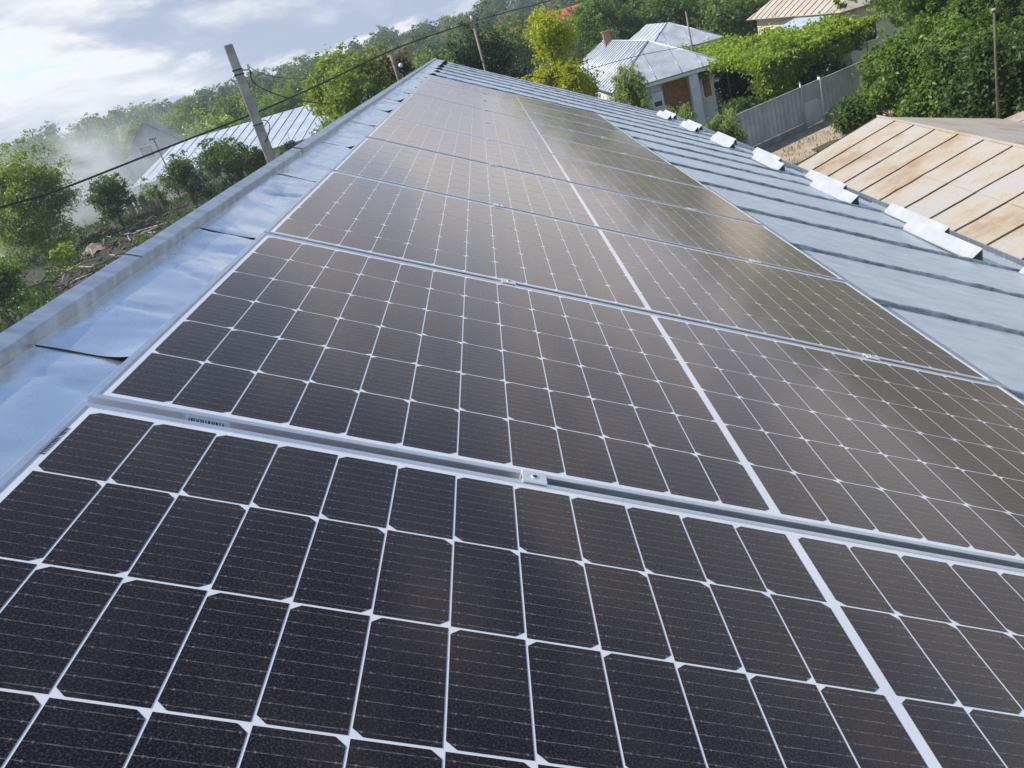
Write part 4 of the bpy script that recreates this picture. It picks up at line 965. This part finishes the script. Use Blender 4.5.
# ------------------------------------------------------------------ rubble and planks at the left
def rubble():
    q = np.random.default_rng(17)
    # bare soil sheet following the terrain
    b = MB(); A = np.linspace(-36, -15.5, 44); Ds = np.linspace(33, 70, 26); P = []
    for d in Ds:
        row = []
        for a in A:
            x, y = polar(a, d); row.append((x, y, float(terrain(x, y)) + .03 + .12 * abs(math.sin(a * 1.7 + d) * math.sin(d * .55 + a))))
        P.append(row)
    b.grid(np.array(P)); tag(b.build('bare_soil', M_litter), 'dark bare soil strewn with rubble left of the ridge', 'soil', kind='structure')
    def heap(label, az, d, n, rad, hgt, m, seed, ln=(.6, 2.2)):
        x, y = polar(az, d); z = float(terrain(x, y)); q = np.random.default_rng(seed)
        o = thing('brush_pile', label, 'brush pile', (x, y, z), (0, 0, 0), 'brush piles on the waste ground')
        b = MB()
        for i in range(n):
            r_, a = rad * math.sqrt(q.random()), q.uniform(0, 6.28); c = np.array([r_ * math.cos(a) * 1.6, r_ * math.sin(a), .1 + hgt * (1 - r_ / rad) * q.random()])
            t = q.uniform(0, 3.14); e = q.uniform(-.3, .35); dv = np.array([math.cos(t), math.sin(t), e]) * q.uniform(*ln) / 2
            b.tube([c - dv, c + q.normal(0, .05, 3), c + dv], [.045, .04, .015], 5, int(q.random() < .3))
        b.build('branch_heap', [m, M_paleb], o)
        b = MB(); n = 16; T = np.linspace(0, 2 * math.pi, n); P = np.array([[(1.5 * rad * s * math.cos(t) * q.uniform(.9, 1.1), rad * s * math.sin(t), .03 + hgt * .55 * (1 - s * s) - .08 * s) for t in T] for s in (0.02, .4, .75, 1.0)]); P[:, -1] = P[:, 0]
        b.grid(P); b.build('soil_mound', M_litter, o)
    heap('brush pile of grey branches beside the sapling', -27.4, 48, 46, 1.5, .9, M_bark, 1)
    heap('low heap of branches at the far left by the leaning post', -30.2, 46, 40, 1.4, .7, M_bark, 2)
    heap('long heap of broken branches near the ridge', -25.2, 52, 46, 1.7, .9, M_bark, 3)
    heap('dark branch heap below the plank fence', -22.6, 56, 40, 1.5, .8, M_bark, 4)
    heap('twiggy heap under the small dark tree', -26.0, 57, 34, 1.3, .7, M_bark, 5)
    # plank fence
    x, y = polar(-23.2, 61); z = float(terrain(x, y))
    f = thing('plank_fence', 'broken grey plank fence among the rubble', 'fence', (x, y, z), (0, 0, R(-12)))
    for i in range(11):
        b = MB(); x0 = -2.1 + i * .33 + q.uniform(-.04, .04); hh = q.uniform(1.0, 1.7) if i not in (0, 5) else q.uniform(1.7, 2.1); tl = q.uniform(-.1, .1)
        b.add([(x0, -.02, -.1), (x0 + .24, -.02, -.1), (x0 + .24 + tl, -.02, hh), (x0 + tl, -.02, hh + q.uniform(-.08, .08)), (x0, .02, -.1), (x0 + .24, .02, -.1), (x0 + .24 + tl, .02, hh), (x0 + tl, .02, hh)], [(0, 1, 2, 3), (7, 6, 5, 4), (0, 4, 5, 1), (1, 5, 6, 2), (2, 6, 7, 3), (3, 7, 4, 0)])
        b.build('plank', M_wood, f)
    b = MB(); b.box((-2.3, .022, .5), (1.8, .06, .6)); b.box((-2.3, .022, 1.0), (1.8, .06, 1.1)); b.build('rail', M_wood, f)
    # crumpled sacking
    x, y = polar(-26.8, 52); z = float(terrain(x, y)); n = 22; u, v = np.meshgrid(np.linspace(-1, 1, n), np.linspace(-1, 1, n))
    H = np.clip(.75 * np.exp(-(u * u * 1.2 + v * v)) + .12 * np.sin(5 * u + 2) * np.cos(4 * v) + .06 * np.sin(11 * u + 7 * v), .02, None)
    b = MB(); b.grid(np.stack([u * .8, v * .6, H * .7 + .1], -1)); o = b.build('sacking', M_tarp); o.location = (x, y, z); o.rotation_euler = (0, 0, .4); tag(o, 'crumpled tan sacking lying on the rubble', 'sacking')
    # fallen planks and a log
    for i, (az, d, ln, rt, lab) in enumerate([(-22.0, 54, 4.0, .5, 'long fallen plank below the plank fence'), (-24.2, 50, 3.2, 2.6, 'fallen plank near the ridge, left of the long one'), (-20.6, 55, 4.6, .25, 'fallen board under the dense dark bush')]):
        x, y = polar(az, d); z = float(terrain(x, y)); b = MB(); b.box((-ln / 2, -.11, .2), (ln / 2, .11, .26)); o = b.build('fallen_plank', M_paleb); o.location = (x, y, z); o.rotation_euler = (.1, .06, rt); tag(o, lab, 'plank', 'fallen planks on the waste ground')
rubble()

# weeds along the lane
def weeds():
    q = np.random.default_rng(23); n = 1500
    a = np.array([6.2, 30.3]); e = np.array([11.4, 7.45]); e /= np.linalg.norm(e); nn = np.array([e[1], -e[0]])
    s = q.uniform(-6, 15, n); k = np.where(q.random(n) < .45, q.normal(1.9, .22, n), q.normal(3.4, .5, n))
    k = k + .15 * np.sin(s * 2)
    P = a + s[:, None] * e + k[:, None] * nn
    C_ = np.stack([P[:, 0], P[:, 1], GROUND + .06 + q.random(n) * .12], 1)
    nr = q.normal(size=(n, 3)); nr[:, 2] *= .2
    L_ = .15 * q.uniform(.5, 1.4, n)
    o = leaf_object('weeds', C_, nr, L_, L_ * .18, tints(n, 'olive', None, q), None, M_blade, droop=.8)
    tag(o, 'dry weeds growing along the dirt lane', 'weeds', kind='stuff')
weeds()
def waste_growth():
    q = np.random.default_rng(29); n = 36000
    az = q.uniform(-35, -15, n); d = q.uniform(36, 72, n)
    patch = np.sin(az * 1.3 + 1) * np.sin(d * .45 + az * .3) + q.normal(0, .35, n); k = patch > .25
    az, d = az[k], d[k]; n = len(az)
    x = CAM[0] + d * np.sin(np.radians(az)); y = CAM[1] + d * np.cos(np.radians(az))
    C_ = np.stack([x, y, terrain(x, y) + .12 + q.random(n) * .45], 1); nr = q.normal(size=(n, 3)); nr[:, 2] *= .4; L_ = .30 * q.uniform(.5, 1.4, n)
    o = leaf_object('weeds', C_, nr, L_, L_ * .3, tints(n, 'deep', None, q), None, M_blade, droop=.4)
    tag(o, 'green weeds growing through the rubble left of the ridge', 'weeds', kind='stuff')
waste_growth()

# ------------------------------------------------------------------ smoke and haze
def smoke():
    x, y = polar(-24.4, 75); z = float(terrain(x, y))
    b = MB(); n, k = 24, 16; sx, sy, sz = 10.0, 4.0, 5.6
    P = np.array([[(math.sin(p) * math.cos(t), math.sin(p) * math.sin(t), math.cos(p)) for t in np.linspace(2 * math.pi, 0, n)] for p in np.linspace(.001, math.pi - .001, k)])
    b.grid(P)
    m = bpy.data.materials.new('smoke'); m.use_nodes = True; nt = m.node_tree; t = NT(nt); nt.nodes.remove(nt.nodes['Principled BSDF'])
    pv = t.N.new('ShaderNodeVolumePrincipled'); pv.inputs['Color'].default_value = (.97, .985, 1.0, 1); pv.inputs['Anisotropy'].default_value = .1
    co = t.coord(); xx, yy, zz = t.xyz(co)
    ln = t.N.new('ShaderNodeVectorMath'); ln.operation = 'LENGTH'; t.L.new(co, ln.inputs[0])
    fall = t.math('SUBTRACT', 1.0, ln.outputs['Value'], clamp=True)
    nz = t.ramp(t.noise(t.mapping(co, (1.6, 1.2, 1.3), rot=(0, .5, 0)), 1.5, 4, .6, .6), [(.42, g1(.03)), (.66, g1(1))])
    # thicker low on the left where it rises
    low = t.math('ADD', .45, t.math('MULTIPLY', t.math('SUBTRACT', 0.15, t.math('ADD', xx, zz)), .55), clamp=False)
    den = t.math('MULTIPLY', t.math('MULTIPLY', t.math('POWER', fall, .9), nz), t.math('MULTIPLY', t.math('MAXIMUM', low, .10), 1.5))
    t.L.new(den, pv.inputs['Density']); t.L.new(pv.outputs[0], nt.nodes['Material Output'].inputs['Volume'])
    o = b.build('smoke', m); o.location = (x, y, z + 4.2); o.scale = (sx, sy, sz); o.rotation_euler = (0, 0, R(24))
    tag(o, 'pale drifting smoke in front of the grey gabled house', 'smoke', kind='stuff')
smoke()
def haze():
    b = MB(); b.box((-430, -12, GROUND - 1.5), (430, 436, 24))
    m = bpy.data.materials.new('haze'); m.use_nodes = True; nt = m.node_tree; nt.nodes.remove(nt.nodes['Principled BSDF'])
    pv = nt.nodes.new('ShaderNodeVolumePrincipled'); pv.inputs['Color'].default_value = (.80, .88, 1.0, 1); pv.inputs['Density'].default_value = .0006; pv.inputs['Anisotropy'].default_value = .3
    nt.links.new(pv.outputs[0], nt.nodes['Material Output'].inputs['Volume'])
    tag(b.build('haze', m), 'thin bluish summer haze over the village', 'haze', kind='stuff')
haze()
